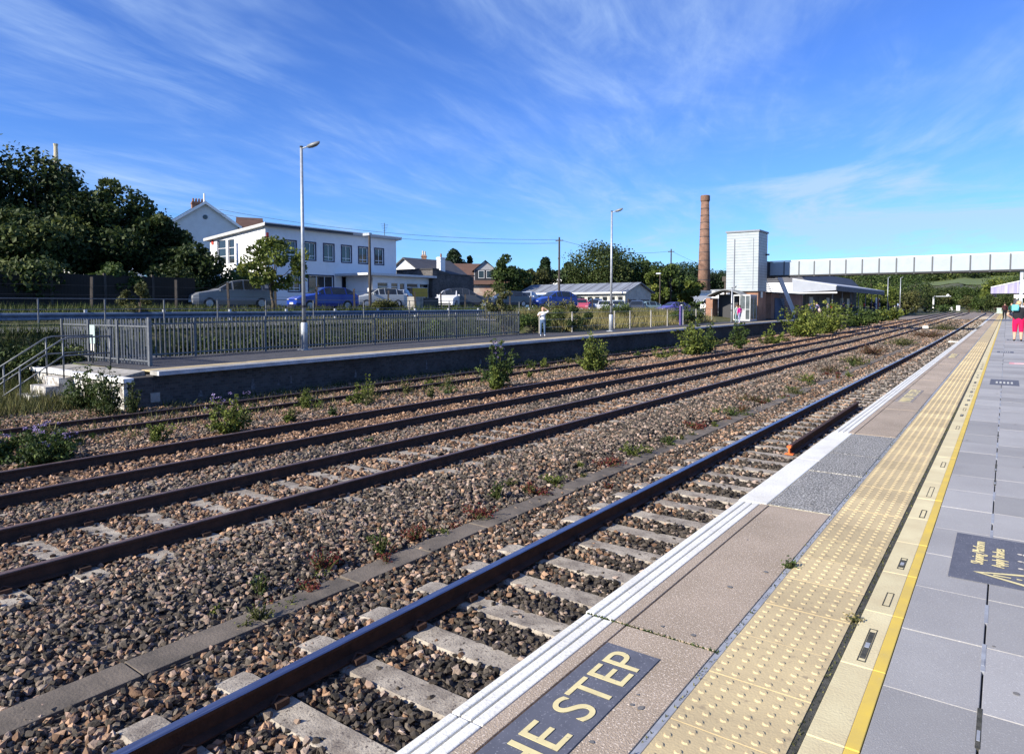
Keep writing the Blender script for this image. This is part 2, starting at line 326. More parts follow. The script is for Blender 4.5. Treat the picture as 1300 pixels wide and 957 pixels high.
# trackbed sheet
TR=[(-3.13,'near'),(-8.17,'mid'),(-11.27,'far'),(-16.1,'old')]
def curve(s,k=1.0): return -np.clip(np.asarray(s,float)-185,0,None)**2/1700*k
def bed_z(X,s):
    # ballast surface height across the tracks
    return grd(s)+np.interp(-X,[1.6,1.9,4.5,4.9,5.25,5.9,6.6,9.9,10,12.9,13.6,15,17.2,18.3],[-1.16,-1.15,-1.15,-1.16,-1.16,-1.08,-1.13,-1.13,-1.13,-1.13,-1.16,-1.2,-1.2,-1.18])
M_ballfar=mat('ballast_bed_far',(.27,.22,.18),(.14,.11,.09),scale=12,bump=1,bscale=14,contrast=(.35,.6),speck=(9,(.33,.29,.25),.5,.66))
xs=np.array([-18.6,-17.2,-15,-13.6,-12.9,-10,-9.9,-6.6,-5.9,-5.25,-4.9,-4.5,-1.9,-1.3])
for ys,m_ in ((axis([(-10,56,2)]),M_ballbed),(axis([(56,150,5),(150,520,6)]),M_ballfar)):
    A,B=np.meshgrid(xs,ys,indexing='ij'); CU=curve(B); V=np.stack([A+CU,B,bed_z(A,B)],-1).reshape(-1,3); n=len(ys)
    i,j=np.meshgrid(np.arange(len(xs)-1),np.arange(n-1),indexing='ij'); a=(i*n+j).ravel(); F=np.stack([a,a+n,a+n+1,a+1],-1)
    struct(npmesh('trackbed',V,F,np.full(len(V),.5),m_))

# access road, car park and road sheets
def strip(name,x0,x1,y0,y1,m,dz,nx=6,nyy=40):
    xs=np.linspace(x0,x1,nx); ys=np.linspace(y0,y1,nyy); A,B=np.meshgrid(xs,ys,indexing='ij'); V=np.stack([A,B,ground_z(A,B)+dz],-1).reshape(-1,3)
    i,j=np.meshgrid(np.arange(nx-1),np.arange(nyy-1),indexing='ij'); a=(i*nyy+j).ravel(); F=np.stack([a,a+nyy,a+nyy+1,a+1],-1)
    return struct(npmesh(name,V,F,np.full(len(V),.5),m))
strip('access_road',-29.5,-25.6,-10,150,M_road,.05)
strip('car_park',-49.5,-34.5,19,140,M_asph,.06)

# ------------------------------------------------------------------ tracks
def rail_prof():
    h=[(-.07,0),(.07,0),(.07,.012),(.012,.03),(.010,.115),(.034,.125),(.036,.15),(.030,.158),(-.030,.158),(-.036,.15),(-.034,.125),(-.010,.115),(-.012,.03),(-.07,.012)]
    return h
def rail(x0,ztop,s0,s1,parent,topmat,step=8,k=1.0,name='rail'):
    pr=rail_prof(); n=len(pr)
    ss=[s0]+list(np.arange(math.ceil(s0/step)*step+step,s1,step))+[s1]
    mb=MB(); vs=[]
    for s in ss:
        c=float(curve(s,k))
        for (u,w) in pr: vs.append((x0+c+u,s,ztop-.158+w+float(grd(s))))
    for i in range(len(ss)-1):
        for q in range(n):
            q2=(q+1)%n; f=(i*n+q,i*n+q2,(i+1)*n+q2,(i+1)*n+q)
            mb.f.append(list(f)); mb.m.append(1 if q in (6,7,8) else 0)
    mb.v=vs; mb.r=[.5]*len(vs)
    mb.f.append(list(range(n))); mb.m.append(0); mb.f.append([(len(ss)-1)*n+q for q in range(n)]); mb.m.append(0)
    return mb.build(name,[M_railrust,topmat],parent)
def sleeper_mb(cx,s,ztop,full,rnd,clips=True,L=2.5):
    mb=MB(); mb.rv=rnd
    w=.13; c=float(curve(s)); x0=cx-L/2+c; x1=cx+L/2+c
    # slightly tapered top, lower middle
    xs=[x0,x0+.12,cx-.45+c,cx+.45+c,x1-.12,x1]; zt=[ztop-.02,ztop,ztop-.015,ztop-.015,ztop,ztop-.02]
    vs=[]
    for x,z in zip(xs,zt):
        vs+=[(x,s-w*1.06,-1.32),(x,s-w,z-.02),(x,s-w*.9,z),(x,s+w*.9,z),(x,s+w,z-.02),(x,s+w*1.06,-1.32)]
    fs=[]
    for i in range(5):
        for q in range(5): fs.append((i*6+q,i*6+q+1,(i+1)*6+q+1,(i+1)*6+q))
    fs+=[tuple(range(6)),tuple(30+q for q in range(6))]
    mb.add(vs,fs)
    if clips:
        mb.cur=1
        for rx in (-.755,.755):
            for d in (-.1,.1):
                mb.box(cx+c+rx+d-.035,cx+c+rx+d+.035,s-.05,s+.05,ztop-.004,ztop+.035)
                mb.tube([(cx+c+rx+d,s-.06,ztop+.03),(cx+c+rx+d*.75,s,ztop+.055),(cx+c+rx+d,s+.06,ztop+.03)],.009,5)
    return mb
track_desc=[('near','railway track nearest the platform with bright polished rail heads and clear concrete sleepers'),
 ('mid','second railway track from the platform edge, rusty rails beside the tall ballast shoulder'),
 ('far','third railway track, brown rails running next to the weeds before the old siding'),
 ('old','disused overgrown siding track at the foot of the far platform wall')]
sleeper_spots=[]
for (cx,nm),(q,lab) in zip(TR,track_desc):
    t=thing('railway_track',lab,'railway track',(0,0,0),group='railway tracks')
    zt=-.95 if nm!='old' else -1.06
    s1={'near':420,'mid':470,'far':470,'old':92}[nm]
    for rx in (-.752,.752):
        rail(cx+rx,zt,-6 if nm!='old' else 4,s1,t,M_railtop if nm=='near' else M_railtop2)
    sp=.65; s=-2.0+{'near':0.1,'mid':.33,'far':.5,'old':.2}[nm]; k=0; far=MB()
    zs=zt-.158
    smax=160 if nm!='old' else 40
    while s<smax:
        if nm=='old': zs2=zs-.03-random.random()*.04
        elif nm=='far': zs2=zs-.012-random.random()*.02
        else: zs2=zs
        js=s+random.uniform(-.02,.02)
        mb=sleeper_mb(cx,js,zs2+float(grd(js)),True,random.random(),clips=s<45)
        if s<60: sleeper_spots.append((cx,js,nm))
        if k<97: mb.build('sleeper',[M_sleeper,M_railrust],t)
        else:
            o=len(far.v); far.v+=mb.v; far.r+=mb.r; far.f+=[[i+o for i in f] for f in mb.f]; far.m+=mb.m
        k+=1; s+=sp
    if far.v: stuff(far.build('sleeper',[M_sleeper,M_railrust],t))
# spare rail lying between the near rails, with an orange painted end
t=thing('spare_rail','rusty spare rail lying loose in the near track with an orange painted end','rail',(0,0,0))
rail(-3.03,-.955,12.6,19.4,t,M_railrust,name='rail_length')
mb=MB(); pr=rail_prof(); 
mb.prism([(-3.03+u*1.02,-1.113+w*1.01) for u,w in pr],'y',12.5,12.6); mb.build('painted_end',plain('orange_paint',(.75,.16,.03),.5),t)
# cable trough beside the near track
t=thing('cable_trough','low concrete cable trough with worn lids beside the near track','cable trough')
mb=MB(); mb.box(-5.22,-4.87,-2,55,-1.3,-1.15); mb.build('trough_channel',M_trough,t)
for k in range(54):
    if k>4 and random.random()<.12: continue
    s=.3+k*1.0; mb=MB(); mb.rv=random.random(); tl=random.uniform(-.012,.012)
    M=Matrix.Translation((-5.045+random.uniform(-.012,.012),s,-1.125))@Matrix.Rotation(random.uniform(-.02,.02),4,'Z')@Matrix.Rotation(tl*2,4,'Y')@Matrix.Rotation(tl,4,'X')
    mb.box(-.15,.15,0,.985,-.03,.008,M); mb.build('trough_lid',M_trough,t,bevel=.006)

# ------------------------------------------------------------------ ballast stones
def ico():
    t=(1+5**.5)/2
    v=np.array([(-1,t,0),(1,t,0),(-1,-t,0),(1,-t,0),(0,-1,t),(0,1,t),(0,-1,-t),(0,1,-t),(t,0,-1),(t,0,1),(-t,0,-1),(-t,0,1)],float); v/=np.linalg.norm(v[0])
    f=np.array([(0,11,5),(0,5,1),(0,1,7),(0,7,10),(0,10,11),(1,5,9),(5,11,4),(11,10,2),(10,7,6),(7,1,8),(3,9,4),(3,4,2),(3,2,6),(3,6,8),(3,8,9),(4,9,5),(2,4,11),(6,2,10),(8,6,7),(9,8,1)])
    return v,f
IV,IF=ico()
VAR=[]
for k in range(24):
    v=IV*(1+rng.uniform(-.42,.34,(12,1))); v=v*rng.uniform(.6,1.3,(1,3)); VAR.append(v+rng.normal(0,.13,(12,3)))
VAR=np.array(VAR)
def rotm(n):
    q=rng.normal(size=(n,4)); q/=np.linalg.norm(q,axis=1)[:,None]; w,x,y,z=q.T
    return np.stack([1-2*(y*y+z*z),2*(x*y-z*w),2*(x*z+y*w),2*(x*y+z*w),1-2*(x*x+z*z),2*(y*z-x*w),2*(x*z-y*w),2*(y*z+x*w),1-2*(x*x+y*y)],-1).reshape(n,3,3)
def stones(name,P,size,mats,midx):
    n=len(P); v=VAR[rng.integers(0,len(VAR),n)]*size[:,None,None]; v=np.einsum('nij,nkj->nki',rotm(n),v); v[:,:,2]*=.85; v=v+P[:,None,:]
    F=(IF[None]+np.arange(n)[:,None,None]*12).reshape(-1,3)
    rnd=np.repeat(rng.random(n),12)
    return npmesh(name,v.reshape(-1,3),F,rnd,mats,np.repeat(midx,20))
Fw=np.array([-.586,.810]); Rg=np.array([.810,.586])
def scatter(d0,d1,dens,srange,lift=.02):
    # area: X -18.2..-1.65, in a generous cone in front of the camera
    n=int(16.6*(d1+12)*dens); X=rng.uniform(-18.2,-1.66,n); Y=rng.uniform(-4,d1*1.4+4,int(n)) 
    n=int(19.3*(d1*1.4+8)*dens); X=rng.uniform(-21,-1.66,n); Y=rng.uniform(-4,d1*1.4+4,n)
    dd=X*Fw[0]+Y*Fw[1]; rr=X*Rg[0]+Y*Rg[1]
    k=(dd>=d0)&(dd<d1)&(np.abs(rr)<dd*.78+2.5)&(dd>1.2)
    X=X[k];Y=Y[k]; n=len(X)
    keep=~((X<-18.25)&(Y>8.15))
    old=X<-14.3
    for cx,hl,pr in ((-3.13,1.26,.07),(-8.17,1.26,.1),(-11.27,1.2,.38)):
        s0={-3.13:-1.9,-8.17:-1.67,-11.27:-1.5}[cx]
        ph=(Y-s0+.325)%.65-.325
        on=(np.abs(X-cx)<hl)&(np.abs(ph)<.125)
        if cx==-8.17: on&=~((np.abs(X-cx)>1.0)&(rng.random(n)<.4))
        keep&=~(on&(rng.random(n)>pr))
        for rx in (-.752,.752): keep&=~(np.abs(X-cx-rx)<.085)
    keep&=~((np.abs(X+5.045)<.13)&(rng.random(n)>.08+.8*(np.sin(Y*1.9)+np.sin(Y*.83+1)+.6*np.sin(Y*5)>.75)))
    keep&=~((Y<2.2*0-99))
    X=X[keep];Y=Y[keep]; n=len(X)
    size=rng.uniform(*srange,n)
    Z=bed_z(X,Y)+lift*rng.uniform(-.6,1,n)+.05*np.maximum(0,np.sin(X*1.7+Y*.9)*np.sin(Y*1.3-X*.7))*((X<-5.3)&(X>-6.9))
    # colour zones: dark in the near four-foot, rusty between the far rails, pale elsewhere
    m=np.zeros(n,int)
    inn=np.abs(X+3.0)<.72; m[inn&(rng.random(n)<.9*np.clip((X+3.9)/.7,0,1))]=1
    m[(X>-4.9)&(X<-3.9)&(rng.random(n)<.35)]=1
    m[(X>-4.9)&(X<-3.2)&(m==0)&(rng.random(n)<.4)]=2
    m[(X>-13.2)&(X<-10.3)&(rng.random(n)<.9)]=2
    m[(X>-9.2)&(X<-7.2)&(rng.random(n)<.45)]=2
    m[(X>-6.9)&(X<-5.2)&(rng.random(n)<.15)]=1
    m[(X<-14)&(rng.random(n)<.6)]=2
    pn=np.sin(X*2.3+Y*.7)+np.sin(Y*1.7-X*1.1+2)+np.sin(Y*.31+X*.4)
    m[(m==0)&(rng.random(n)<.24+.1*pn)]=1
    m[(m==0)&(rng.random(n)<.14-.08*pn)]=2
    return np.stack([X,Y,Z],-1),size,m
PS=[scatter(*q) for q in ((1.2,9,760,(.020,.035),.03),(9,18,430,(.024,.042),.03),(18,34,150,(.03,.055),.03),(34,62,60,(.04,.075),.03),(62,110,9,(.06,.11),.03))]
P,S_,m=[np.concatenate([q[i] for q in PS]) for i in range(3)]
stuff(stones('ballast',P,S_,[M_stone,M_stoned,M_stoner],m),'loose grey and brown ballast stones around the rails','ballast')
# ------------------------------------------------------------------ near platform
def ngr(s): return float(np.interp(s,[-50,60,200],[0,0,.3]))
def slabs(name,x0,x1,s0,s1,L,m,gap=.006,z=0,th=.05,bev=.003,joff=0,jit=.03,breaks=None):
    mb=MB(); ss=breaks or list(np.arange(s0,s1,L))+[s1]
    for a,b in zip(ss[:-1],ss[1:]):
        if b-a<.02: continue
        mb.rv=random.random(); dz=random.uniform(-.0012,.0012)
        za=z+ngr(a)+dz; zb=z+ngr(b)+dz
        vs=[(x0,a+gap/2,za-th),(x1,a+gap/2,za-th),(x1,b-gap/2,zb-th),(x0,b-gap/2,zb-th),(x0,a+gap/2,za),(x1,a+gap/2,za),(x1,b-gap/2,zb),(x0,b-gap/2,zb)]
        mb.add(vs,[(0,3,2,1),(4,5,6,7),(0,1,5,4),(1,2,6,5),(2,3,7,6),(3,0,4,7)])
    return struct(mb.build(name,m,bevel=bev))
mb=MB()
ss=[-6,60,100,150,195]; 
for a,b in zip(ss[:-1],ss[1:]):
    za,zb=ngr(a),ngr(b)
    mb.add([(-1.5,a,-1.3),(14,a,-1.3),(14,b,-1.3),(-1.5,b,-1.3),(-1.5,a,za-.03),(14,a,za-.03),(14,b,zb-.03),(-1.5,b,zb-.03)],[(0,3,2,1),(4,5,6,7),(0,1,5,4),(1,2,6,5),(2,3,7,6),(3,0,4,7)])
struct(mb.build('platform_base',[mat('mortar_grey',(.2,.19,.18),(.1,.095,.09),scale=20)]))
mb=MB(); mb.box(-1.53,-1.503,-6,190,-1.3,-.09); struct(mb.build('platform_front_wall',[M_redbrick]))
co_br=[-3,-.55,.44,2.87]; 
# grooved white nosing: three ribs up to the patch, wide smooth paint beside the patch, ribs again beyond
rib=[(-1.635,-1.588),(-1.580,-1.534),(-1.526,-1.478)]
for (a,b,rs) in ((-3,2.867,rib[1:]+[(-1.655+.03,-1.588)]),(2.875,5.27,[(x-.0,y) for x,y in rib]),(8.85,190,rib)):
    for (x0,x1) in rs: slabs('platform_nosing',x0,x1,a,b,2.43 if b<100 else 12,M_white,z=0,th=.09 if x0<-1.6 else .05,bev=.006)
slabs('platform_nosing',-1.645,-1.43,5.276,8.845,1.8,M_white,z=.001,th=.09,bev=.008)
slabs('platform_nosing_bed',-1.62,-1.47,-3,190,40,M_joint,z=-.014,th=.05)
# tan coping with a narrow inner groove
br1=[-3,.44,2.87,5.272]; br2=[8.852]+[8.852+2.43*k for k in range(1,60)]
for br in (br1,br2):
    slabs('platform_coping',-1.472,-1.412,0,0,1,M_tan,breaks=br,gap=.012); slabs('platform_coping',-1.404,-.985,0,0,1,M_tan,breaks=br,gap=.014)
slabs('platform_repair_patch',-1.424,-.985,0,0,1,M_patch,breaks=[5.285,6.62,7.55,8.84],gap=.02,z=-.001)
slabs('platform_repair_joint',-1.43,-.985,5.272,8.852,4,M_cream,z=-.006)
slabs('joint_seal_strip',-.985,-.955,-3,190,20,M_seal,z=-.006,gap=0)
# tactile paving tiles with domes
mb=MB(); s=-2.9; k=0
while s<170:
    st=.4 if s<60 else 4; mb.rv=random.random(); w=random.uniform(-.0015,.0015); za=ngr(s)+w
    mb.box(-.95,-.556,s+.003,s+st-.003,za-.05,za)
    if s<34 and s>.4:
        nb=6; sides=8 if s<12 else 5
        for i in range(nb):
            for j in range(6):
                cx_=-.95+.033+i*.0656; cy_=s+.034+j*.0664; vs=[];fs=[]
                for q in range(sides):
                    a=2*math.pi*q/sides; vs.append((cx_+.0165*math.cos(a),cy_+.0165*math.sin(a),za-.0002))
                for q in range(sides):
                    a=2*math.pi*q/sides; vs.append((cx_+.011*math.cos(a),cy_+.011*math.sin(a),za+.0048))
                fs=[(q,(q+1)%sides,sides+(q+1)%sides,sides+q) for q in range(sides)]+[tuple(range(sides,2*sides))]
                mb.add(vs,fs)
    s+=st
struct(mb.build('tactile_paving',M_tact))
slabs('tactile_joint_grit',-.556,-.526,-3,170,20,M_joint,z=-.004,gap=0)
slabs('cream_edge_strip',-.526,-.402,-3,170,.61,M_cream,gap=.005)
slabs('yellow_line',-.402,-.356,-3,170,.61,M_yellow,gap=.004,z=.0005)
slabs('platform_paving',-.353,-.038,-3,170,.6,M_grey,gap=.005)
slabs('platform_paving',-.031,.58,-3,170,.6,M_grey,gap=.005)
for k in range(1,8): slabs('platform_paving',-.024+.605*k,.578+.605*k,-3+(.3 if k%2 else 0),170,.6,M_grey,gap=.006)
mb=MB(); mb.box(4.9,14,-3,170,-.05,0); struct(mb.build('platform_paving',M_asph))
# infill pieces in the paving joints: pale seal, dark grit, little metal strips
mb=MB(); 
for s in np.arange(2.0,40,.61):
    r=random.random(); a=s+random.uniform(.05,.15); b=a+random.uniform(.2,.4); mb.cur=0 if r<.78 else 1
    mb.box(-.043,-.027,a,b,-.02,.0012)
    if r>.5: mb.cur=0; mb.box(-.040,-.030,a+.05,a+.12,-.01,.003)
for s in np.arange(3.1,22,.61):
    if random.random()<.75:
        a=s+random.uniform(0,.1); b=a+random.uniform(.18,.36)
        mb.cur=1; x=-.468+random.uniform(-.006,.01)
        mb.box(x,x+.004,a,b,-.01,.0025); mb.box(x+.03,x+.034,a,b,-.01,.0025); mb.box(x,x+.034,a,a+.005,-.01,.003); mb.box(x,x+.034,b,b+.005,-.01,.003)
        if random.random()<.4: mb.box(x+.006,x+.028,a+.03,b-.03,-.01,.002); mb.cur=0; mb.box(x+.008,x+.026,(a+b)/2-.03,(a+b)/2+.02,-.01,.0035)
struct(mb.build('joint_infill',[M_seal,M_joint]))
# painted markings
def flat(name,x0,x1,y0,y1,z,m,parent=None):
    mb=MB(); mb.add([(x0,y0,z-.003),(x1,y0,z-.003),(x1,y1,z-.003),(x0,y1,z-.003),(x0,y0,z),(x1,y0,z),(x1,y1,z),(x0,y1,z)],[(0,3,2,1),(4,5,6,7),(0,1,5,4),(1,2,6,5),(2,3,7,6),(3,0,4,7)]); return mb.build(name,m,parent)
RT=Matrix.Rotation(R(90),4,'Z')
M_faded=mat('marking_faded',(.40,.36,.31),(.5,.45,.3),scale=8); 
def step_mark(s_end,label,worn):
    t=thing('step_warning_marking',label,'floor marking',(-1.27,s_end-.95,.0),group='warning markings painted on the platform edge')
    z0=ngr(s_end)
    bp=flat('marking_panel',-.128,.122,-.97,.95,z0+.004,M_marking if not worn else mat('marking_worn',(.2,.18,.17),(.34,.29,.25),scale=12,contrast=(.45,.6)),t)
    text_mesh('marking_text','MIND THE STEP',.235,M_mtext,t,Matrix.Translation((.09,-.915,z0+.0065))@RT,ext=.0008,fit=1.82)
step_mark(2.66,'slate panel with big cream capitals nearest the camera on the tan coping',False)
step_mark(14.1,'worn cream lettered panel on the coping just beyond the dark repair patch',True)
step_mark(25.4,'faint far lettered panel on the coping level with the second grey notice',True)
# sloping platform notice
t=thing('sloping_platform_notice','slate floor notice with yellow warning triangle and lettering on the grey paving','floor sign',(-.22,4.44,0))
flat('notice_panel',0,.62,0,.90,.004,M_marking,t)
text_mesh('notice_text','Sloping Platform',.088,M_mtext,t,Matrix.Translation((.155,.305,.0065))@RT,ext=.0008,sx=.80)
text_mesh('notice_text','Apply Brakes',.088,M_mtext,t,Matrix.Translation((.255,.305,.0065))@RT,ext=.0008,sx=.80)
mb=MB()
def tri_ring(ax,ay,hw,h,th,z):
    # triangle: apex towards -x, base at +x
    o=[(ax,ay),(ax+h,ay-hw),(ax+h,ay+hw)]; i=[(ax+th*1.9,ay),(ax+h-th,ay-hw+th*1.75),(ax+h-th,ay+hw-th*1.75)]
    for k in range(3):
        k2=(k+1)%3; mb.add([(*o[k],z),(*o[k2],z),(*i[k2],z),(*i[k],z)],[(0,1,2,3)])
tri_ring(.11,.155,.125,.30,.024,.0065)
for (x0,x1,hw) in ((.205,.285,.011),(.31,.335,.009)):
    mb.add([(x0,.155-hw,.0066),(x1,.155-hw*.6,.0066),(x1,.155+hw*.6,.0066),(x0,.155+hw,.0066)],[(0,1,2,3)])
mb.build('warning_triangle',M_mtext,t)
mb=MB(); mb.cur=0
# icons: pushchair, wheelchair user, person with case
z=.0066
def pl(pts): mb.add([(x,y,z) for x,y in pts],[tuple(range(len(pts)))])
def disc(x,y,r,n=10): pl([(x+r*math.cos(2*math.pi*k/n),y+r*math.sin(2*math.pi*k/n)) for k in range(n)])
for y0 in (.33,.47,.61):
    disc(.33,y0+.02,.013); pl([(.345,y0),(.345,y0+.03),(.40,y0+.045),(.41,y0+.01)]); 
disc(.425,.34,.017); disc(.425,.50,.022); pl([(.36,.50),(.37,.50),(.43,.54),(.42,.55)]); pl([(.36,.345),(.37,.33),(.40,.39),(.385,.40)])
pl([(.39,.655),(.39,.70),(.43,.70),(.43,.655)]); pl([(.355,.62),(.36,.61),(.42,.63),(.42,.645)])
mb.build('notice_icons',plain('icon_pale',(.7,.62,.5)),t)
# smaller notices further along the platform
def notice(x0,x1,y0,y1,label,red=False):
    zz=ngr(y0); t=thing('platform_floor_sign',label,'floor sign',(x0,y0,0)); m=plain('red_marking',(.72,.33,.33)) if red else M_marking
    flat('sign_panel',0,x1-x0,0,y1-y0,zz+.004,m,t)
    mb=MB(); w=x1-x0; h=y1-y0
    for k in range(5 if not red else 1):
        a=.2+.13*k; mb.box(w*a,w*(a+.07) if not red else w*.62,h*.3,h*.6,zz+.004,zz+.0062)
    mb.build('sign_lettering',plain('sign_cream',(.6,.58,.5)) if not red else M_white,t)
notice(-.22,.24,15.9,17.1,'grey lettered panel set across the paving beyond the yellow triangle notice')
notice(.10,.62,21.9,22.5,'pale red and white panel on the grey paving',True)
notice(-.21,.23,27.0,27.9,'narrow slate panel on the paving in front of the woman in red trousers')
notice(.05,.5,37.2,37.9,'small far grey panel on the paving beside the woman in red trousers')

# ------------------------------------------------------------------ far platform
def fz(s): return float(np.interp(s,[8,9,32,50,75,104,150,190],[-.3,-.22,-.1,-.02,.06,.25,.62,.8]))
FS=[9.05,20,32,50,75,104,150,190]
def loft(name,m,x0,x1,zt,zb,ss=FS,parent=None,kind=True):
    """slab following the platform surface between x0 and x1; zt, zb are offsets from the surface"""
    mb=MB()
    for a,b in zip(ss[:-1],ss[1:]):
        A,B=fz(a),fz(b)
        xa0=x0(a) if callable(x0) else x0; xb0=x0(b) if callable(x0) else x0
        mb.add([(xa0,a,A+zb),(x1,a,A+zb),(x1,b,B+zb),(xb0,b,B+zb),(xa0,a,A+zt),(x1,a,A+zt),(x1,b,B+zt),(xb0,b,B+zt)],[(0,3,2,1),(4,5,6,7),(0,1,5,4),(1,2,6,5),(2,3,7,6),(3,0,4,7)])
    o=mb.build(name,m,parent); 
    if kind: struct(o)
    return o
t=thing('platform_wall','dark stained stone wall holding up the far platform beside the siding','wall')
loft('stone_face',M_wall,-18.75,-18.3,-.115,-1.45,parent=t,kind=False)
mb=MB(); mb.box(-18.75,-18.3,8.42,9.045,-1.5,-.37); mb.build('stone_face',M_wall,t)
# pale lime stains on the wall
mb=MB(); z0=-.75
for s in [10.35,12.0,12.9,13.35,16,19.6,23,28,33.5]:
    h=random.uniform(.15,.38); w=random.uniform(.06,.16); n=9; zz=-1.05+random.uniform(0,.12); pts=[]
    for k in range(n): a=k/(n-1); pts.append((s-w*(1-a*.8)*random.uniform(.25,.8),zz+h*a))
    for k in range(n-1,-1,-1): a=k/(n-1); pts.append((s+w*(1-a*.8)*random.uniform(.25,.8),zz+h*a))
    mb.add([(-18.296,p[0],p[1]) for p in pts],[tuple(range(len(pts)))])
mb.build('lime_stain',mat('lime_stain',(.16,.16,.17),(.08,.08,.085),scale=14,contrast=(.4,.6)),t)
mb=MB(); mb.box(-18.29,-18.27,8.95,9.2,-1.05,-.8); mb.build('number_plate',M_conc,t)
loft('far_platform_body',M_soil,lambda s:-23.2 if s<60 else -27.5,-18.75,-.012,-1.3)
loft('far_platform_surface',M_asph,lambda s:-23.0 if s<60 else -27,-18.92,0,-.03)
loft('far_platform_tactile',M_tact,-18.92,-18.47,.004,-.03)
loft('far_platform_coping',M_conc,-18.47,-18.09,.0,-.11)
loft('far_platform_coping_edge',mat('coping_edge_grey',(.5,.5,.52),(.36,.36,.38),scale=3),-18.09,-18.0,.002,-.11)
# ramped end of the platform
mb=MB(); mb.add([(-24.2,8.42,-1.3),(-18.75,8.42,-1.3),(-18.75,9.05,-1.3),(-24.2,9.6,-1.3),(-24.2,8.42,-.36),(-18.75,8.42,-.36),(-18.75,9.05,-.235),(-24.2,9.6,-.235)],[(0,3,2,1),(4,5,6,7),(0,1,5,4),(1,2,6,5),(2,3,7,6),(3,0,4,7)])
mb.box(-24.2,-23.0,9.6,12,-1.3,-.235); struct(mb.build('platform_end_ramp',M_conc))
t=thing('platform_end_wall','whitewashed end wall of the far platform with flaking white coping','wall')
mb=MB(); mb.box(-24.2,-18.32,8.30,8.415,-1.5,-.46); mb.build('whitewashed_face',mat('whitewash_flaking',(.62,.6,.56),(.2,.18,.16),scale=5,contrast=(.45,.58),bump=.4,bscale=30),t)
mb=MB(); mb.box(-24.3,-18.1,8.2,8.46,-.46,-.345); mb.build('white_coping',mat('coping_white_flaking',(.8,.79,.76),(.3,.28,.25),scale=9,contrast=(.58,.68)),t,bevel=.01)
# steps with handrails
t=thing('concrete_steps','three whitewashed concrete steps down from the platform end between tubular handrails','steps')
for k,(z,y0) in enumerate(((-.50,7.93),(-.72,7.6),(-.94,7.27))):
    mb=MB(); mb.box(-22.35,-21.3,y0,y0+.335 if k else 8.29,-1.35,z); mb.build('step',mat('step_concrete',(.6,.58,.54),(.24,.22,.2),scale=6,contrast=(.42,.6),bump=.3),t,bevel=.012)
def handrail(x,label):
    t=thing('handrail',label,'handrail',group='tubular handrails on the steps')
    up=(x,8.05,-.36); lo=(x,6.95,-1.15)
    mb=MB(); mb.tube([(x,6.55,-.42),(x,8.02,.57),(x,8.2,.62),(x,9.3,.62)],.022,8); mb.build('top_rail',M_palis,t,smooth=True)
    mb=MB(); mb.tube([(x,6.6,-.86),(x,8.05,.12),(x,9.3,.14)],.02,8); mb.build('mid_rail',M_palis,t,smooth=True)
    for (y,z0,z1) in ((8.05,-.5,.59),(7.0,-1.2,-.12),(9.28,-.25,.62)):
        mb=MB(); mb.tube([(x,y,z0),(x,y,z1)],.024,8); mb.build('post',M_palis,t,smooth=True)
handrail(-21.25,'grey tubular handrail on the side of the steps nearer the tracks')
handrail(-22.4,'grey tubular handrail on the side of the steps away from the tracks')

# palisade fences
def palisade(name,label,pts,h,rail_side,npan,gate=None):
    a=Vector(pts[0]); b=Vector(pts[1]); L=(b-a).length; ang=math.atan2(b.y-a.y,b.x-a.x)
    t=thing(name,label,'fence',(a.x,a.y,0),ang); pl=L/npan
    for k in range(npan+1):
        z=fz(a.y+(b.y-a.y)*k/npan); mb=MB(); mb.box(k*pl-.03,k*pl+.03,-.06,.0,z-.05,z+h-.02); mb.build('fence_post',M_palis,t)
    for k in range(npan):
        z=fz(a.y+(b.y-a.y)*(k+.5)/npan)
        for zz in (.12,h-.22):
            mb=MB(); mb.box(k*pl+.03,(k+1)*pl-.03,-.02,.012,z+zz,z+zz+.045); mb.build('fence_rail',M_palis,t)
        mb=MB(); n=int(pl/.145)
        for i in range(n):
            x=k*pl+(i+.5)*pl/n+random.uniform(-.004,.004); w=.032; z0=z+.03; z1=z+h+random.uniform(-.006,.006)
            # W-section pale with splayed pointed top
            xs=[-w,-w*.45,0,w*.45,w]; ys=[.035,.016,.03,.016,.035]; vs=[(x+q,y,z0) for q,y in zip(xs,ys)]+[(x+q,y,z1-.05) for q,y in zip(xs,ys)]+[(x-w*.4,.025,z1),(x,.022,z1-.02),(x+w*.4,.025,z1)]
            fs=[(q,q+1,6+q,5+q) for q in range(4)]+[(5,6,10),(6,7,11,10),(7,8,12,11),(8,9,12)]
            mb.add(vs,fs)
        mb.build('pale_panel',M_palis,t)
    return t,a,ang
palisade('palisade_fence','long grey steel palisade fence running along the back of the far platform',((-22.35,9.75),(-22.35,31.5)),1.33,1,8)
t,a,ang=palisade('palisade_fence','short grey palisade fence with gate closing off the end of the far platform',((-24.9,9.45),(-19.72,9.7)),1.33,1,3)
mb=MB(); mb.box(1.95,2.25,-.10,-.085,.35,.92); mb.build('sign_board',plain('sign_pale_green',(.4,.5,.47)),t)
mb=MB(); mb.box(2.0,2.2,-.11,-.102,.12,.34); mb.build('notice_board',M_white,t)
mb=MB(); mb.box(1.45,1.55,-.12,-.06,.5,.62); mb.tube([(1.5,-.1,.45),(1.5,-.16,.5),(1.5,-.1,.6)],.012,6); mb.build('gate_latch',M_dark,t)
mb=MB(); mb.bar((5.18,-.02,-.2),(5.18,-.02,1.18),.09); mb.build('corner_post',M_palis,t)

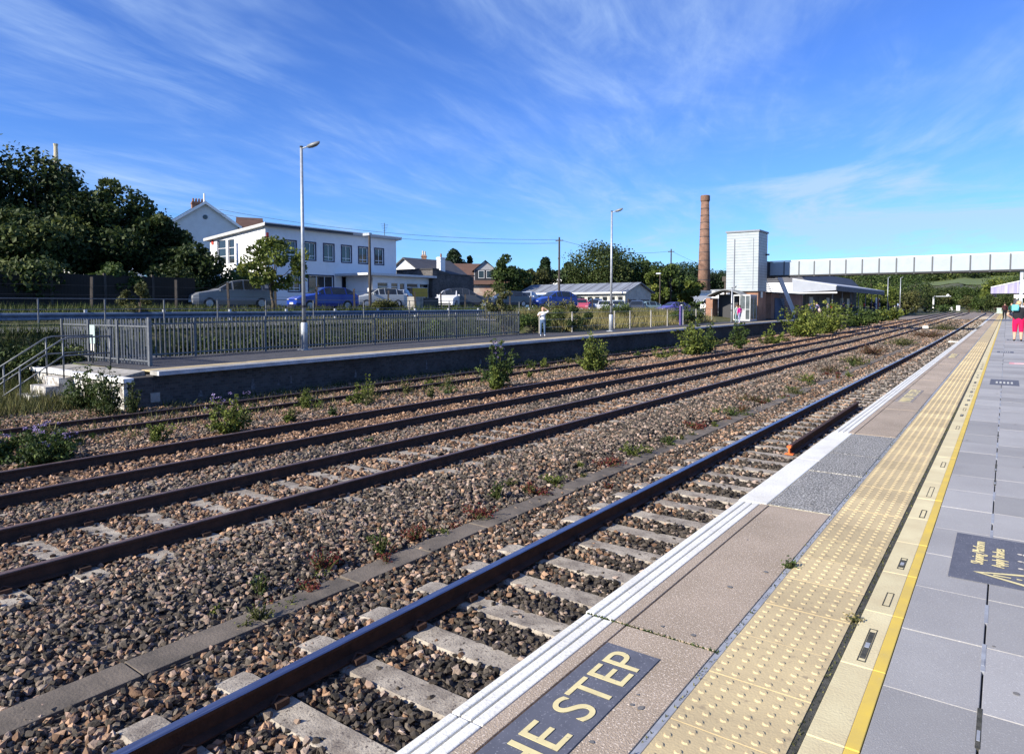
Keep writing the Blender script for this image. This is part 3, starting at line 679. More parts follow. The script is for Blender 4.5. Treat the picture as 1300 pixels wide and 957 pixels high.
# open post-and-wire fence beyond the palisade
t=thing('post_and_wire_fence','open fence of thin grey posts and wires behind the far platform beyond the palisade','fence')
wp=[(-21.9,33.0),(-21.5,36),(-21.0,40.6),(-20.9,42.7),(-20.9,46.1),(-20.95,49.2),(-21.1,52.7),(-21.4,56.3),(-22,60),(-22.6,63.5)]
for x,y in wp:
    mb=MB(); z=fz(y); mb.box(x-.035,x+.035,y-.035,y+.035,z-.2,z+1.25); mb.build('fence_post',M_conc,t)
for h in (.35,.8,1.2):
    mb=MB(); mb.tube([(x,y,fz(y)+h) for x,y in wp],.007,4); mb.build('wire',M_galv,t)

# tube rail fence and crash barrier behind
t=thing('tube_rail_fence','thin post and rail fence of grey tube running in front of the blue crash barrier','fence')
ys=[-2,1,3.5,6,8,10.21,12.52,14.87,17.3,19.8,22.6,26,29.6,33.2,37,41,45,49.5,54,59]
for y in ys:
    mb=MB(); mb.box(-29.022,-28.978,y-.022,y+.022,.4,1.78+.002*y); mb.build('fence_post',M_palis,t)
mb=MB(); mb.tube([(-29,-2,1.76),(-29,59,1.88)],.018,5); mb.build('top_rail',M_palis,t)
mb=MB(); mb.tube([(-29,-2,1.36),(-29,59,1.42)],.016,5); mb.build('mid_rail',M_palis,t)
M_armco=mat('barrier_steel',(.16,.21,.29),(.1,.13,.19),scale=3,rough=.5,metal=.3)
t=thing('crash_barrier','long blue grey steel crash barrier along the access road above the far platform','crash barrier')
prf=[(.02,0),(.09,.04),(.09,.10),(.02,.155),(.09,.21),(.09,.27),(.02,.31)]
mb=MB(); vs=[]; ss=[-12,20,50,62]
for s in ss:
    for u,w in prf: vs.append((-30.4+u,s,.93+w)); 
for i in range(len(ss)-1):
    for q in range(6): mb.f.append([i*7+q,(i+1)*7+q,(i+1)*7+q+1,i*7+q+1]); mb.m.append(0)
mb.v=vs; mb.r=[.5]*len(vs); mb.build('barrier_beam',M_armco,t)
for k,y in enumerate(np.arange(-10,62,3.2)):
    mb=MB(); mb.box(-30.5,-30.4,y-.05,y+.05,.4,1.35); mb.build('barrier_post',M_galv,t)

# old timber posts with chain-link wires
t=thing('timber_post_fence','row of dark weathered timber posts with wires at the edge of the car park','fence')
ps=[(-33.5,y) for y in (2,6,10,13.9,17.8,20.64,23.5,26.3,29.29,32.14,34.8,37.5,40.2,43,46,49,52,56,60,64,68)]
for x,y in ps:
    mb=MB(); g=float(ground_z(x,y)); tilt=random.uniform(-.05,.05); mb.bar((x,y,g-.1),(x+tilt,y+tilt,float(np.interp(y,[0,18,40,70],[2.85,2.8,2.4,2.3]))),.11); mb.build('timber_post',M_wood,t)
for h in (.5,1.0,1.5):
    mb=MB(); mb.tube([(x,y,1.15+h*.85) for x,y in ps],.006,3); mb.build('wire',M_dark,t)

# ------------------------------------------------------------------ lamp posts
def lamp_post(x,y,z0,h,label,arm=(.75,.25),sleeve=True,collars=True,r=.075):
    t=thing('lamp_post',label,'lamp post',(x,y,z0),group='grey steel lamp posts on the platforms')
    mb=MB(); mb.tube([(0,0,1.05 if sleeve else 0),(0,0,h)],[r,r*.72],12); mb.build('pole',M_galv,t,smooth=True)
    if sleeve: mb=MB(); mb.tube([(0,0,0),(0,0,1.02),(0,0,1.08)],[r*1.75,r*1.7,r],14); mb.build('sleeve',M_galv,t,smooth=True); mb=MB(); mb.box(-.2,.2,-.2,.2,-.02,.03); mb.build('base_plate',M_galv,t)
    if collars:
        for zz in (1.06,1.62): mb=MB(); mb.tube([(0,0,zz),(0,0,zz+.09)],r*1.25,12); mb.build('collar',M_black,t)
    mb=MB(); mb.tube([(0,0,h),(0,0,h+.06)],r*.85,10); mb.build('pole_cap',M_dark,t)
    ax,ay=arm; d=Vector((ax,ay,0)); L=d.length; u=d.normalized(); n=Vector((-u.y,u.x,0))
    mb=MB(); mb.tube([(0,0,h-.04),tuple(u*.35+Vector((0,0,h+.04)))],.025,8); mb.build('bracket',M_galv,t)
    hd=MB(); secs=[(.30,.04,0,.0),(.38,.08,.05,-.03),(.58,.11,.10,-.02),(.82,.10,.14,.03),(1.0,.03,.16,.11)]; vs=[]
    for (q,w,up,dn) in secs:
        c=u*q*L*1.0+Vector((0,0,h)); vs+=[c-n*w+Vector((0,0,up*.55+dn*.3)),c-n*w*.5+Vector((0,0,up+.03)),c+n*w*.5+Vector((0,0,up+.03)),c+n*w+Vector((0,0,up*.55+dn*.3)),c+n*w*.6+Vector((0,0,dn)),c-n*w*.6+Vector((0,0,dn))]
    fs=[]
    for i in range(4):
        for q in range(6): fs.append((i*6+q,i*6+(q+1)%6,(i+1)*6+(q+1)%6,(i+1)*6+q))
    fs+=[tuple(range(6)),tuple(24+q for q in range(6))]
    hd.add(vs,fs); hd.build('lantern',plain('lantern_grey',(.2,.21,.22),.4),t,smooth=True)
    return t
lamp_post(-21.88,16.6,fz(16.6),7.68,'tall grey lamp post with curved lantern standing against the palisade fence')
lamp_post(-20.0,38.2,fz(38.2),7.4,'tall pale lamp post beside the person with raised arms, near the grassy bank',arm=(.7,.1))
lamp_post(-19.9,61.0,fz(61),3.1,'short pale post on the platform edge in front of the lift tower',arm=(.3,.3),sleeve=False)
lamp_post(-18.6,149,.4,6.6,'slim lamp post on the far end of the opposite platform, left of a pair',arm=(.4,.1),sleeve=False,collars=False)
lamp_post(-16.6,150,.4,6.5,'slim lamp post on the far end of the opposite platform, right of a pair',arm=(.4,.1),sleeve=False,collars=False)
# street lights in the car park
def street_light(x,y,h,label):
    g=float(ground_z(x,y)); t=thing('street_light',label,'street light',(x,y,g)); h=h-g
    mb=MB(); mb.tube([(0,0,0),(0,0,h)],[.11,.08],8); mb.build('column',M_wood,t)
    mb=MB(); mb.tube([(0,0,h),(.1,0,h+.1)],.03,6); mb.box(-.55,.1,-.12,.12,h+.02,h+.2); mb.build('lantern',M_galv,t)
street_light(-36.2,33.06,6.4,'brown street light column in front of the white office building')
street_light(-39.05,89,5.9,'thin street light between the long shed and the leafy tree')
# telegraph poles and wires
def tele(x,y,top,label):
    g=float(ground_z(x,y)); t=thing('telegraph_pole',label,'telegraph pole',(x,y,g))
    mb=MB(); mb.tube([(0,0,-.2),(0,0,top-g)],[.15,.1],8); mb.build('pole',M_wood,t)
    mb=MB(); mb.box(-.5,.5,-.05,.05,top-g-.45,top-g-.35); mb.build('cross_arm',M_wood,t)
    return (x,y,top)
p1=tele(-42.4,68,9.5,'brown telegraph pole standing in front of the long low shed'); p2=tele(-41.8,99.3,10.2,'telegraph pole rising out of the leafy tree right of the shed')
def wire(a,b,sag,label):
    mb=MB(); pts=[]
    for k in range(17):
        u=k/16; pts.append(tuple(Vector(a).lerp(Vector(b),u)-Vector((0,0,sag*4*u*(1-u)))))
    mb.tube(pts,.018,4); tag(mb.build('overhead_wire',M_dark),label,'wire',group='overhead telephone wires')
wire((-79.1,47.7,13.4),(p1[0],p1[1],9.2),1.0,'upper wire from the gabled house to the nearer telegraph pole')
wire((-79.1,47.7,12.9),(p1[0],p1[1],8.8),1.1,'lower wire from the gabled house to the nearer telegraph pole')
wire((p1[0],p1[1],9.2),(p2[0],p2[1],9.9),.8,'wire between the two telegraph poles')
wire((p2[0],p2[1],9.9),(-40,160,5.5),1.2,'wire leading down from the further telegraph pole towards the lift tower')

mb=MB()
for _ in range(150):
    x=random.choice([random.uniform(-.33,1.6),random.uniform(-.33,1.6),random.uniform(-1.38,-1.0)]); y=1.5+random.random()**1.6*18; r_=random.uniform(.006,.02); sq=random.uniform(.6,1)
    mb.add([(x+r_*math.cos(a)*sq*random.uniform(.8,1.1),y+r_*math.sin(a)*random.uniform(.8,1.1),.0022) for a in [k*math.pi/5 for k in range(10)]],[tuple(range(10))])
struct(mb.build('paving_stain',mat('gum_spot',(.12,.115,.11),(.2,.19,.18),scale=3)))
t=thing('board_fence','dark weathered board fence under the big dark trees at the left','fence',(0,0,0))
M_board=wavemat('dark_boards',(.03,.026,.022),(.01,.009,.008),'Y',7,.9)
for k in range(12):
    y=-8+k*2.4; g=float(ground_z(-37,y)); mb=MB(); mb.box(-37.03,-36.97,y+.06,y+2.34,g,g+1.75); mb.build('board_panel',M_board,t); mb=MB(); mb.box(-37.06,-36.94,y-.06,y+.06,g,g+1.85); mb.build('fence_post',M_wood,t)
# ------------------------------------------------------------------ buildings
def wall_holes(mb,L,H,holes,depth=.22,z0=0,topfun=None):
    """front wall in the local xz plane (front at y=0) with openings (x0,x1,z0,z1) and reveals"""
    xs=sorted({0,L}|{h[0] for h in holes}|{h[1] for h in holes}); zs=sorted({z0,H}|{h[2] for h in holes}|{h[3] for h in holes})
    for a,b in zip(xs[:-1],xs[1:]):
        for c,d in zip(zs[:-1],zs[1:]):
            mx_,mz=(a+b)/2,(c+d)/2
            if any(h[0]<mx_<h[1] and h[2]<mz<h[3] for h in holes): continue
            if topfun and d==H: mb.add([(a,0,c),(b,0,c),(b,0,topfun(b)),(a,0,topfun(a))],[(0,1,2,3)])
            else: mb.add([(a,0,c),(b,0,c),(b,0,d),(a,0,d)],[(0,1,2,3)])
    for (a,b,c,d) in holes:
        mb.add([(a,0,c),(b,0,c),(b,0,d),(a,0,d),(a,depth,c),(b,depth,c),(b,depth,d),(a,depth,d)],[(0,1,5,4),(1,2,6,5),(2,3,7,6),(3,0,4,7)])
def window(parent,a,b,c,d,M,nx=2,nz=1,fm=None,trim=None,y=.12,low=None,glass=None):
    f=fm or M_pvc; mb=MB(); w=.05
    def bx(x0,x1,y0,y1,z0,z1): mb.box(x0,x1,y0,y1,z0,z1,M)
    bx(a,a+w,y-.03,y+.03,c,d); bx(b-w,b,y-.03,y+.03,c,d); bx(a+w,b-w,y-.03,y+.03,c,c+w); bx(a+w,b-w,y-.03,y+.03,d-w,d)
    for i in range(1,nx): x=a+(b-a)*i/nx; bx(x-w*.5,x+w*.5,y-.03,y+.03,c+w,d-w)
    for i in range(nx):
        x0=a+(b-a)*i/nx+w*.5; x1=a+(b-a)*(i+1)/nx-w*.5
        for j in range(1,nz): z=c+(d-c)*j/nz; bx(x0,x1,y-.025,y+.025,z-.02,z+.02)
        if low: z=c+(d-c)*low; bx(x0,x1,y-.025,y+.025,z-.025,z+.025)
    o=mb.build('window',f,parent)
    mb=MB(); mb.box(a+w*.4,b-w*.4,y,y+.012,c+w*.4,d-w*.4,M); mb.build('pane',glass or M_glass,o)
    if trim:
        mb=MB(); q=.10
        mb.box(a-q,a,-.03,.02,c-q,d+q,M); mb.box(b,b+q,-.03,.02,c-q,d+q,M); mb.box(a,b,-.03,.02,d,d+q,M); mb.box(a,b,-.04,.02,c-q,c,M); mb.build('surround',trim,o)
    return o
I4=Matrix.Identity(4)
# building local frame: x along +Y world (away), y towards -X world (depth), front faces +X
def broot(name,label,cat,x,y,z): return thing(name,label,cat,(x,y,z),R(90))
# --- white office
B=broot('office_building','two storey white rendered office with shallow roof and navy edged windows','building',-50,34.2,1.1)
Lw=15.0; Hh=7.05; D_=8.3
up=[(1.9+2.05*k,1.9+2.05*k+1.1,4.5,5.98) for k in range(6)]
dn=[(2.2,3.4,1.7,3.1),(4.3,7.0,1.75,3.1),(8.1,9.25,1.65,3.15)]
mb=MB(); wall_holes(mb,Lw,Hh,up+dn)
gh=[(4.5,5.5,4.1,6.2),(5.8,7.2,4.1,6.2)]
mb2=MB(); wall_holes(mb2,D_,Hh,[(D_-h[1],D_-h[0],h[2],h[3]) for h in gh],topfun=lambda x:Hh-.7*(1-x/D_))
# gable at local x=0: map (u,0,w)-> (0, D_-u, w)
MG=Matrix(((0,1,0,0),(-1,0,0,D_),(0,0,1,0),(0,0,0,1)))
mb.add([MG@Vector(v) for v in mb2.v],mb2.f)
mb.add([(Lw,0,0),(Lw,D_,0),(Lw,D_,Hh-.7),(Lw,0,Hh)],[(0,1,2,3)]); mb.add([(0,D_,0),(Lw,D_,0),(Lw,D_,Hh-.7),(0,D_,Hh-.7)],[(0,1,2,3)])
mb.build('wall',M_whitew,B)
mb=MB(); mb.add([(-.35,-.45,Hh-.02),(Lw+.35,-.45,Hh-.02),(Lw+.35,D_+.5,Hh-.82),(-.35,D_+.5,Hh-.82),(-.35,-.45,Hh+.22),(Lw+.35,-.45,Hh+.22),(Lw+.35,D_+.5,Hh-.58),(-.35,D_+.5,Hh-.58)],[(0,3,2,1),(4,5,6,7),(0,1,5,4),(1,2,6,5),(2,3,7,6),(3,0,4,7)])
rf=mb.build('roof',plain('roof_felt',(.5,.5,.5),.8),B)
mb=MB(); mb.box(-.3,Lw*.6,-.49,-.455,Hh-.04,Hh+.16); mb.build('fascia',plain('fascia_dark',(.05,.05,.055)),rf)
mb=MB(); mb.box(-.36,Lw+.36,-.50,-.455,Hh+.165,Hh+.25); mb.build('gutter',M_pvc,rf)
for h in up: window(B,*h,I4,2,1,trim=M_trimnavy,low=.22)
for i,h in enumerate(dn): window(B,*h,I4,3 if i==1 else 2,1,trim=M_trimnavy,low=None if i==1 else .2)
for h in gh: window(B,D_-h[1],D_-h[0],h[2],h[3],MG,1,3)
mb=MB(); mb.box(.12,.3,-.06,0,6.1,6.5); mb.box(.07,.35,-.07,0,6.0,6.2); mb.build('alarm_box',plain('alarm_red',(.6,.06,.03)),B)
mb=MB(); mb.box(-.07,-.01,7.7,8.0,5.9,6.3); mb.build('alarm_box',MATS['alarm_red'],B)
mb=MB(); mb.tube([(9.9,-.05,0),(9.9,-.05,3.1)],.04,6); mb.build('downpipe',M_pvc,B)
mb=MB(); mb.tube([(14.4,1,Hh),(14.4,1,Hh+1.7)],.03,5)
for k in range(5): mb.box(14.2-.08*k,14.6+.08*k,.99,1.01,Hh+.9+.16*k,Hh+.92+.16*k)
mb.build('aerial',M_dark,B)
# --- flat roofed extension
B=broot('office_extension','single storey flat roofed white extension with wide dark windows beside the stone wall','building',-46.3,42.6,1.15)
hs=[(.6,1.9,1.2,2.5),(2.3,3.2,1.2,2.5),(3.4,4.1,.2,2.5),(4.35,5.9,1.2,2.5),(6.1,7.4,1.2,2.5)]
mb=MB(); wall_holes(mb,7.6,3.1,hs); mb.box(0,7.6,.25,3.6,0,3.1); mb.build('wall',M_whitew,B)
mb=MB(); mb.box(-1.2,7.8,-.7,3.7,3.1,3.3); r_=mb.build('roof',plain('roof_edge_white',(.62,.62,.62)),B)
for h in hs: window(B,*h,I4,1,1,low=.72 if h[2]>1 else None)
# --- stone building
B=broot('stone_building','dark windowless stone building end standing right of the white office','building',-45.8,50.0,1.1)
mb=MB(); mb.prism([(0,0),(6.4,0),(6.4,3.5),(3.2,3.55),(.9,4.0),(0,4.0)],'y',0,5); mb.build('wall',M_stonewall,B)
mb=MB(); mb.box(-.1,.9,-.1,5.1,4.0,4.12); mb.box(.9,6.5,-.06,5.1,3.55,3.66); mb.build('roof',M_dark,B)
mb=MB(); mb.box(4.4,5.1,-.02,.05,0,2.2); mb.build('door',M_dark,B)
# bungalow roof with chimney behind
def gable_house(name,label,x,y,z,L,D_,H,RH,wm,rm,rot=90,chim=None,wins=(),ax='x',frontw=(),cat='house'):
    """ridge along local x"""
    B=thing(name,label,cat,(x,y,z),R(rot))
    mb=MB(); mb.prism([(0,0),(D_,0),(D_,H),(D_/2,H+RH),(0,H)],'x',0,L); mb.build('wall',wm,B)
    th=.16; ov=.35; sl=RH/(D_/2)
    mb=MB()
    for sgn in (0,1):
        y0=-ov if sgn==0 else D_+ov; yr=D_/2; za=H-ov*sl+.05; zr=H+RH+.05
        mb.add([(-ov,y0,za),(L+ov,y0,za),(L+ov,yr,zr),(-ov,yr,zr),(-ov,y0,za+th),(L+ov,y0,za+th),(L+ov,yr,zr+th),(-ov,yr,zr+th)],[(0,3,2,1),(4,5,6,7),(0,1,5,4),(1,2,6,5),(2,3,7,6),(3,0,4,7)])
    rf=mb.build('roof',rm,B)
    for (cx_,cy_,w,h,pots) in chim or []:
        zb=H+RH*(1-abs(cy_-D_/2)/(D_/2))-.4
        mb=MB(); mb.box(cx_-w/2,cx_+w/2,cy_-.3,cy_+.3,zb,H+RH+h); mb.box(cx_-w/2-.06,cx_+w/2+.06,cy_-.36,cy_+.36,H+RH+h-.2,H+RH+h-.05)
        c=mb.build('chimney',M_redbrick if pots<9 else M_whitew,rf)
        mb=MB(); n=pots if pots<9 else 1
        for k in range(n): xx=cx_-w/2+w*(k+.5)/n; mb.tube([(xx,cy_,H+RH+h-.05),(xx,cy_,H+RH+h+.45)],[.13,.1],8)
        mb.build('chimney_pot',plain('pot_clay',(.25,.12,.08)),c)
    return B,rf
B,rf=gable_house('bungalow','low bungalow with dark slate roof and white chimney showing behind the stone building',-56,60,1.4,8,7,3.6,2.2,M_whitew,M_slate,chim=[(4.0,1.2,.9,.35,9)])
# house with gable on the hillside behind the white office
HB=thing('gabled_house','pale gabled house with solar panels on its roof up the slope behind the white office','house',(-81.3,42.8,4.5),R(70))
mb=MB(); Wd=7.6; Hw=7.0; Rh=2.6; Ld=9.5
mb.prism([(0,0),(Wd,0),(Wd,Hw),(Wd/2,Hw+Rh),(0,Hw)],'y',0,Ld); mb.build('wall',mat('pale_render_blue',(.62,.66,.68),(.55,.58,.6),scale=1),HB)
mb=MB(); sl=Rh/(Wd/2); th=.18; ov=.4
for sg in (0,1):
    x0=-ov if sg==0 else Wd+ov; za=Hw-ov*sl+.04; zr=Hw+Rh+.04
    mb.add([(x0,-.35,za),(x0,Ld+.3,za),(Wd/2,Ld+.3,zr),(Wd/2,-.35,zr),(x0,-.35,za+th),(x0,Ld+.3,za+th),(Wd/2,Ld+.3,zr+th),(Wd/2,-.35,zr+th)],[(0,3,2,1),(4,5,6,7),(0,1,5,4),(1,2,6,5),(2,3,7,6),(3,0,4,7)])
rf=mb.build('roof',M_browntile,HB)
mb=MB()
for sg in (0,1):
    x0=-ov if sg==0 else Wd+ov; za=Hw-ov*sl-.02; zr=Hw+Rh-.02
    mb.add([(x0,-.42,za-.12),(x0,-.36,za-.12),(Wd/2,-.36,zr-.12),(Wd/2,-.42,zr-.12),(x0,-.42,za+.24),(x0,-.36,za+.24),(Wd/2,-.36,zr+.24),(Wd/2,-.42,zr+.24)],[(0,3,2,1),(4,5,6,7),(0,1,5,4),(1,2,6,5),(2,3,7,6),(3,0,4,7)])
mb.build('barge_board',M_pvc,rf)
mb=MB(); n_=Vector((-sl,0,1)).normalized()
def on(x,y,u=.2): return (x,y,Hw+x*sl+.04+th+u*.3)
mb.add([on(.1,.3),on(.1,7.5),on(2.9,7.5),on(2.9,.3)],[(0,1,2,3)]); 
for q in ((.1,.3),(.1,7.5),(2.9,7.5),(2.9,.3)): mb.bar(on(q[0],q[1],-.3),on(q[0],q[1]),.05)
mb.build('solar_panel',M_solar,rf)
mb=MB(); mb.tube([(3.8,-.05,7.9),(3.8,-.012,7.9)],.28,16); mb.build('round_window',M_glass,HB)
for (a,b,c,d) in ((1.2,2.3,4.6,5.9),(5.0,6.1,4.6,5.9)): window(HB,a,b,c,d,Matrix.Translation((0,-.16,0)),2)
mb=MB(); mb.box(3.4,4.9,6.5,7.2,8.9,10.6); mb.box(3.34,4.96,6.44,7.26,10.3,10.45); c=mb.build('chimney',M_redbrick,rf)
for k in range(4): mb=MB(); mb.tube([(3.6+.36*k,6.85,10.6),(3.6+.36*k,6.85,11.05)],[.14,.1],8); mb.build('chimney_pot',plain('pot_clay',(.25,.12,.08)),c)
mb=MB(); mb.tube([(3.8,.3,9.4),(3.8,.3,10.8)],[.12,.1],8); mb.build('flue_pipe',M_pvc,rf)
B,rf=gable_house('rear_house','brown roofed house wing behind the pale gabled house',-79,50.5,6.0,2.6,8,4.4,2.6,M_whitew,M_browntile,rot=60)
# tall chimney of a house rising out of the dark trees
HB=thing('terrace_house','house hidden by the dark trees with one tall cream chimney pot showing above them','house',(-61.5,20.0,3.5),R(30))
mb=MB(); mb.prism([(0,0),(6,0),(6,4.2),(3,6.0),(0,4.2)],'y',0,7); mb.build('wall',M_whitew,HB)
mb=MB()
for sg in (0,1):
    x0=-.3 if sg==0 else 6.3
    mb.add([(x0,-.3,4.1),(x0,7.3,4.1),(3,7.3,6.1),(3,-.3,6.1),(x0,-.3,4.25),(x0,7.3,4.25),(3,7.3,6.25),(3,-.3,6.25)],[(0,3,2,1),(4,5,6,7),(0,1,5,4),(1,2,6,5),(2,3,7,6),(3,0,4,7)])
rf=mb.build('roof',M_slate,HB)
mb=MB(); mb.box(3.3,4.1,0,.6,4,7.7); mb.box(3.22,4.18,-.08,.68,7.7,7.9); c=mb.build('chimney',M_whitew,rf)
mb=MB(); mb.tube([(3.7,.3,7.9),(3.7,.3,8.9),(3.7,.3,10.0),(3.7,.3,10.2)],[.2,.16,.13,.17],8); mb.build('chimney_pot',plain('pot_cream',(.6,.52,.35)),c)
# dormer house
HB=thing('dormer_house','brown hipped roof house with a black timbered dormer gable beyond the car park','house',(-69,70.5,1.8),R(40))
mb=MB(); mb.box(0,15,0,8,0,2.9); mb.build('wall',mat('brick_cream_mix',(.35,.2,.15),(.5,.46,.4),scale=.5),HB)
mb=MB(); mb.add([(-.5,-.5,2.8),(15.5,-.5,2.8),(15.5,8.5,2.8),(-.5,8.5,2.8),(3.6,4,6.0),(11,4,6.0)],[(0,1,5,4),(1,2,5),(2,3,4,5),(3,0,4),(0,3,2,1)]); rf=mb.build('roof',M_browntile,HB)
mb=MB(); mb.box(1.6,2.3,1.6,2.4,3.2,7.1); mb.box(1.5,2.4,1.5,2.5,6.8,6.9); c=mb.build('chimney',M_redbrick,rf); mb=MB(); mb.tube([(1.8,2,7.1),(1.8,2,7.7)],.12,8); mb.tube([(2.1,2,7.1),(2.1,2,7.6)],.12,8); mb.build('chimney_pot',plain('pot_pale',(.5,.45,.38)),c)
mb=MB(); mb.prism([(9.2,3),(12.4,3),(12.4,4.9),(10.8,6.1),(9.2,4.9)],'y',.4,4.5); d_=mb.build('dormer',plain('dormer_grey',(.35,.35,.37)),HB)
mb=MB(); mb.add([(8.9,.1,4.7),(10.8,.1,6.3),(10.8,4.6,6.3),(8.9,4.6,4.7)],[(0,1,2,3)]); mb.add([(12.7,.1,4.7),(10.8,.1,6.3),(10.8,4.6,6.3),(12.7,4.6,4.7)],[(0,1,2,3)]); mb.build('dormer_roof',M_browntile,d_)
mb=MB(); mb.box(9.3,12.3,.33,.39,3.1,4.9); mb.build('timber_face',M_dark,d_)
for a in (9.8,10.95): window(HB,a,a+.85,3.7,4.8,Matrix.Translation((0,.2,0)),1)
window(HB,1.5,4,1,2.3,Matrix.Translation((0,-.16,0)),3)
# small grey roof far left of shed
gable_house('distant_house','small grey roofed house between the dark conifers behind the shed',-77,108,1.5,8,7,4.0,2.2,M_whitew,M_slate,rot=70)
gable_house('distant_house','small brown roofed house with pale gable seen over the shed roof',-73,121,1.0,6,6,4.6,2.2,M_whitew,M_browntile,rot=75)
# --- long low shed
B=thing('long_shed','long low white shed with shallow corrugated roof beyond the parked cars','shed',(-56,79.2,.35),R(-4))
Ls=17.2; Ds=6.6; Hs=2.9; Rs=1.2
hs=[(.9+1.22*k,1.7+1.22*k,1.75,2.35) for k in range(5)]+[(10.3+1.15*k,11.1+1.15*k,1.75,2.4) for k in range(6)]
mb=MB(); wall_holes(mb,Ls,Hs,hs,.12); 
mb.add([(Ls,0,0),(Ls,Ds,0),(Ls,Ds,Hs),(Ls,Ds/2,Hs+Rs),(Ls,0,Hs)],[(0,1,2,3,4)]); mb.add([(0,0,0),(0,Ds,0),(0,Ds,Hs),(0,Ds/2,Hs+Rs),(0,0,Hs)],[(0,1,2,3,4)]); mb.add([(0,Ds,0),(Ls,Ds,0),(Ls,Ds,Hs),(0,Ds,Hs)],[(0,1,2,3)]); 
mb.build('wall',mat('shed_cream',(.55,.53,.46),(.4,.38,.33),scale=2),B)
for h in hs: window(B,*h,I4,1,y=.08)
mb=MB()
for (x0,x1,z) in ((-.4,Ls+.4,0),):
    for sg in (0,1):
        y0=-.5 if sg==0 else Ds+.5; za=Hs-.12; zr=Hs+Rs+.03
        mb.add([(x0,y0,za),(x1,y0,za),(x1,Ds/2,zr),(x0,Ds/2,zr),(x0,y0,za+.08),(x1,y0,za+.08),(x1,Ds/2,zr+.08),(x0,Ds/2,zr+.08)],[(0,3,2,1),(4,5,6,7),(0,1,5,4),(1,2,6,5),(2,3,7,6),(3,0,4,7)])
rf=mb.build('roof',M_tin,B)
mb=MB()
for k in range(16): x=.0+k*1.14; mb.bar((x,-.48,Hs-.02),(x,Ds/2,Hs+Rs+.12),.06)
mb.build('roof_rib',plain('rib_pale',(.33,.35,.37)),rf)
mb=MB(); mb.box(-.4,Ls+.4,-.56,-.505,Hs-.16,Hs+.02); mb.build('gutter',M_pvc,rf)
mb=MB(); mb.box(7.3,9.9,-1.5,-.0,0,2.6); p=mb.build('porch',plain('porch_blue_grey',(.25,.31,.33)),B); mb=MB(); mb.box(7.1,10.3,-1.7,-.58,2.6,2.72); mb.build('porch_roof',M_pvc,p)
for (y0,y1) in ((.5,2.7),(3.9,6.1)): mb=MB(); mb.box(Ls,Ls+.03,y0,y1,0,2.0); mb.build('shutter_door',plain('shutter_dark',(.07,.075,.08)),B)
# --- brick chimney stack
t=thing('chimney_stack','tall round tapering red brick factory chimney with dark iron bands','chimney',(-71.8,194.9,0))
mb=MB(); mb.tube([(0,0,0),(0,0,31.6)],[2.0,1.15],28); mb.build('shaft',M_stack,t,smooth=True)
mb=MB(); mb.tube([(0,0,31.6),(0,0,32.0),(0,0,33.3),(0,0,33.5)],[1.15,1.35,1.35,1.2],28); mb.build('stack_cap',mat('stack_cap_brick',(.22,.12,.08),(.12,.07,.05),scale=3),t)
for z in (6,9,12,14.6,17,19.3,21.5,23.6,25.6,27.6,29.6):
    r=2.0-(.85)*z/31.6+.03; mb=MB(); mb.tube([(0,0,z),(0,0,z+.16)],r,28); mb.build('iron_band',M_dark,t)
# --- lift tower
t=thing('lift_tower','tall square lift tower clad in pale ribbed panels at the end of the footbridge','lift tower',(0,0,0))
x0,x1,y0,y1=-23.45,-20.25,70,73.1
mb=MB(); mb.box(x0,x1,y0,y1,3.0,8.95); mb.build('cladding',M_clad,t)
mb=MB(); mb.box(x0-.1,x1+.1,y0-.1,y1+.1,8.95,9.12); mb.build('roof_cap',plain('cap_grey',(.22,.24,.27)),t)
mb=MB(); mb.box(x0+.3,x1-.05,y0+.3,y1-.05,.05,3.0); mb.build('brick_base',M_redbrick,t)
mb=MB(); mb.tube([(x0+.8,y0-.06,.1),(x0+.8,y0-.06,8.3)],.05,6); mb.build('downpipe',plain('pipe_grey',(.3,.32,.36)),t)
mb=MB(); mb.tube([(x1-.5,y0-.03,3.2),(x1-.5,y0-.03,8.3)],.025,6); mb.build('conduit',plain('pipe_grey',(.3,.32,.36)),t)
mb=MB(); mb.box(x1,x1+.35,y1-.6,y1-.45,6.7,6.85); mb.build('security_camera',M_dark,t)
mb=MB(); mb.box(x1-.0,x1+.02,y0+1.0,y0+1.7,2.35,2.95); mb.build('wall_sign',M_white,t)
# glazed lift lobby with arched canopy
t=thing('lift_lobby','white framed glazed lobby under a shallow arched canopy at the foot of the lift tower','shelter',(0,0,0))
mb=MB(); n=10; xa,xb=-24.6,-21.0
pts=[(xa+(xb-xa)*k/n,2.45+.62*math.sin(math.pi*k/n)) for k in range(n+1)]
for (p,q) in zip(pts[:-1],pts[1:]): mb.add([(p[0],67.6,p[1]),(q[0],67.6,q[1]),(q[0],69.95,q[1]),(p[0],69.95,p[1]),(p[0],67.6,p[1]+.12),(q[0],67.6,q[1]+.12),(q[0],69.95,q[1]+.12),(p[0],69.95,p[1]+.12)],[(0,3,2,1),(4,5,6,7),(0,1,5,4),(1,2,6,5),(2,3,7,6),(3,0,4,7)])
mb.build('arched_roof',plain('arch_grey',(.2,.21,.22)),t)
mb=MB()
for x in (-21.9,-21.3,-20.75,-20.3): mb.box(x-.03,x+.03,67.7,67.76,.05,2.6)
for y in (68.8,69.85): mb.box(-20.33,-20.27,y-.03,y+.03,.05,2.6)
mb.box(-21.9,-20.3,67.68,67.78,2.5,2.62); mb.box(-21.9,-20.3,67.68,67.78,.05,.2); mb.box(-20.34,-20.26,67.78,69.9,2.5,2.62); mb.box(-20.34,-20.26,67.78,69.9,.05,.18); mb.box(-21.3,-20.3,67.69,67.77,1.15,1.2)
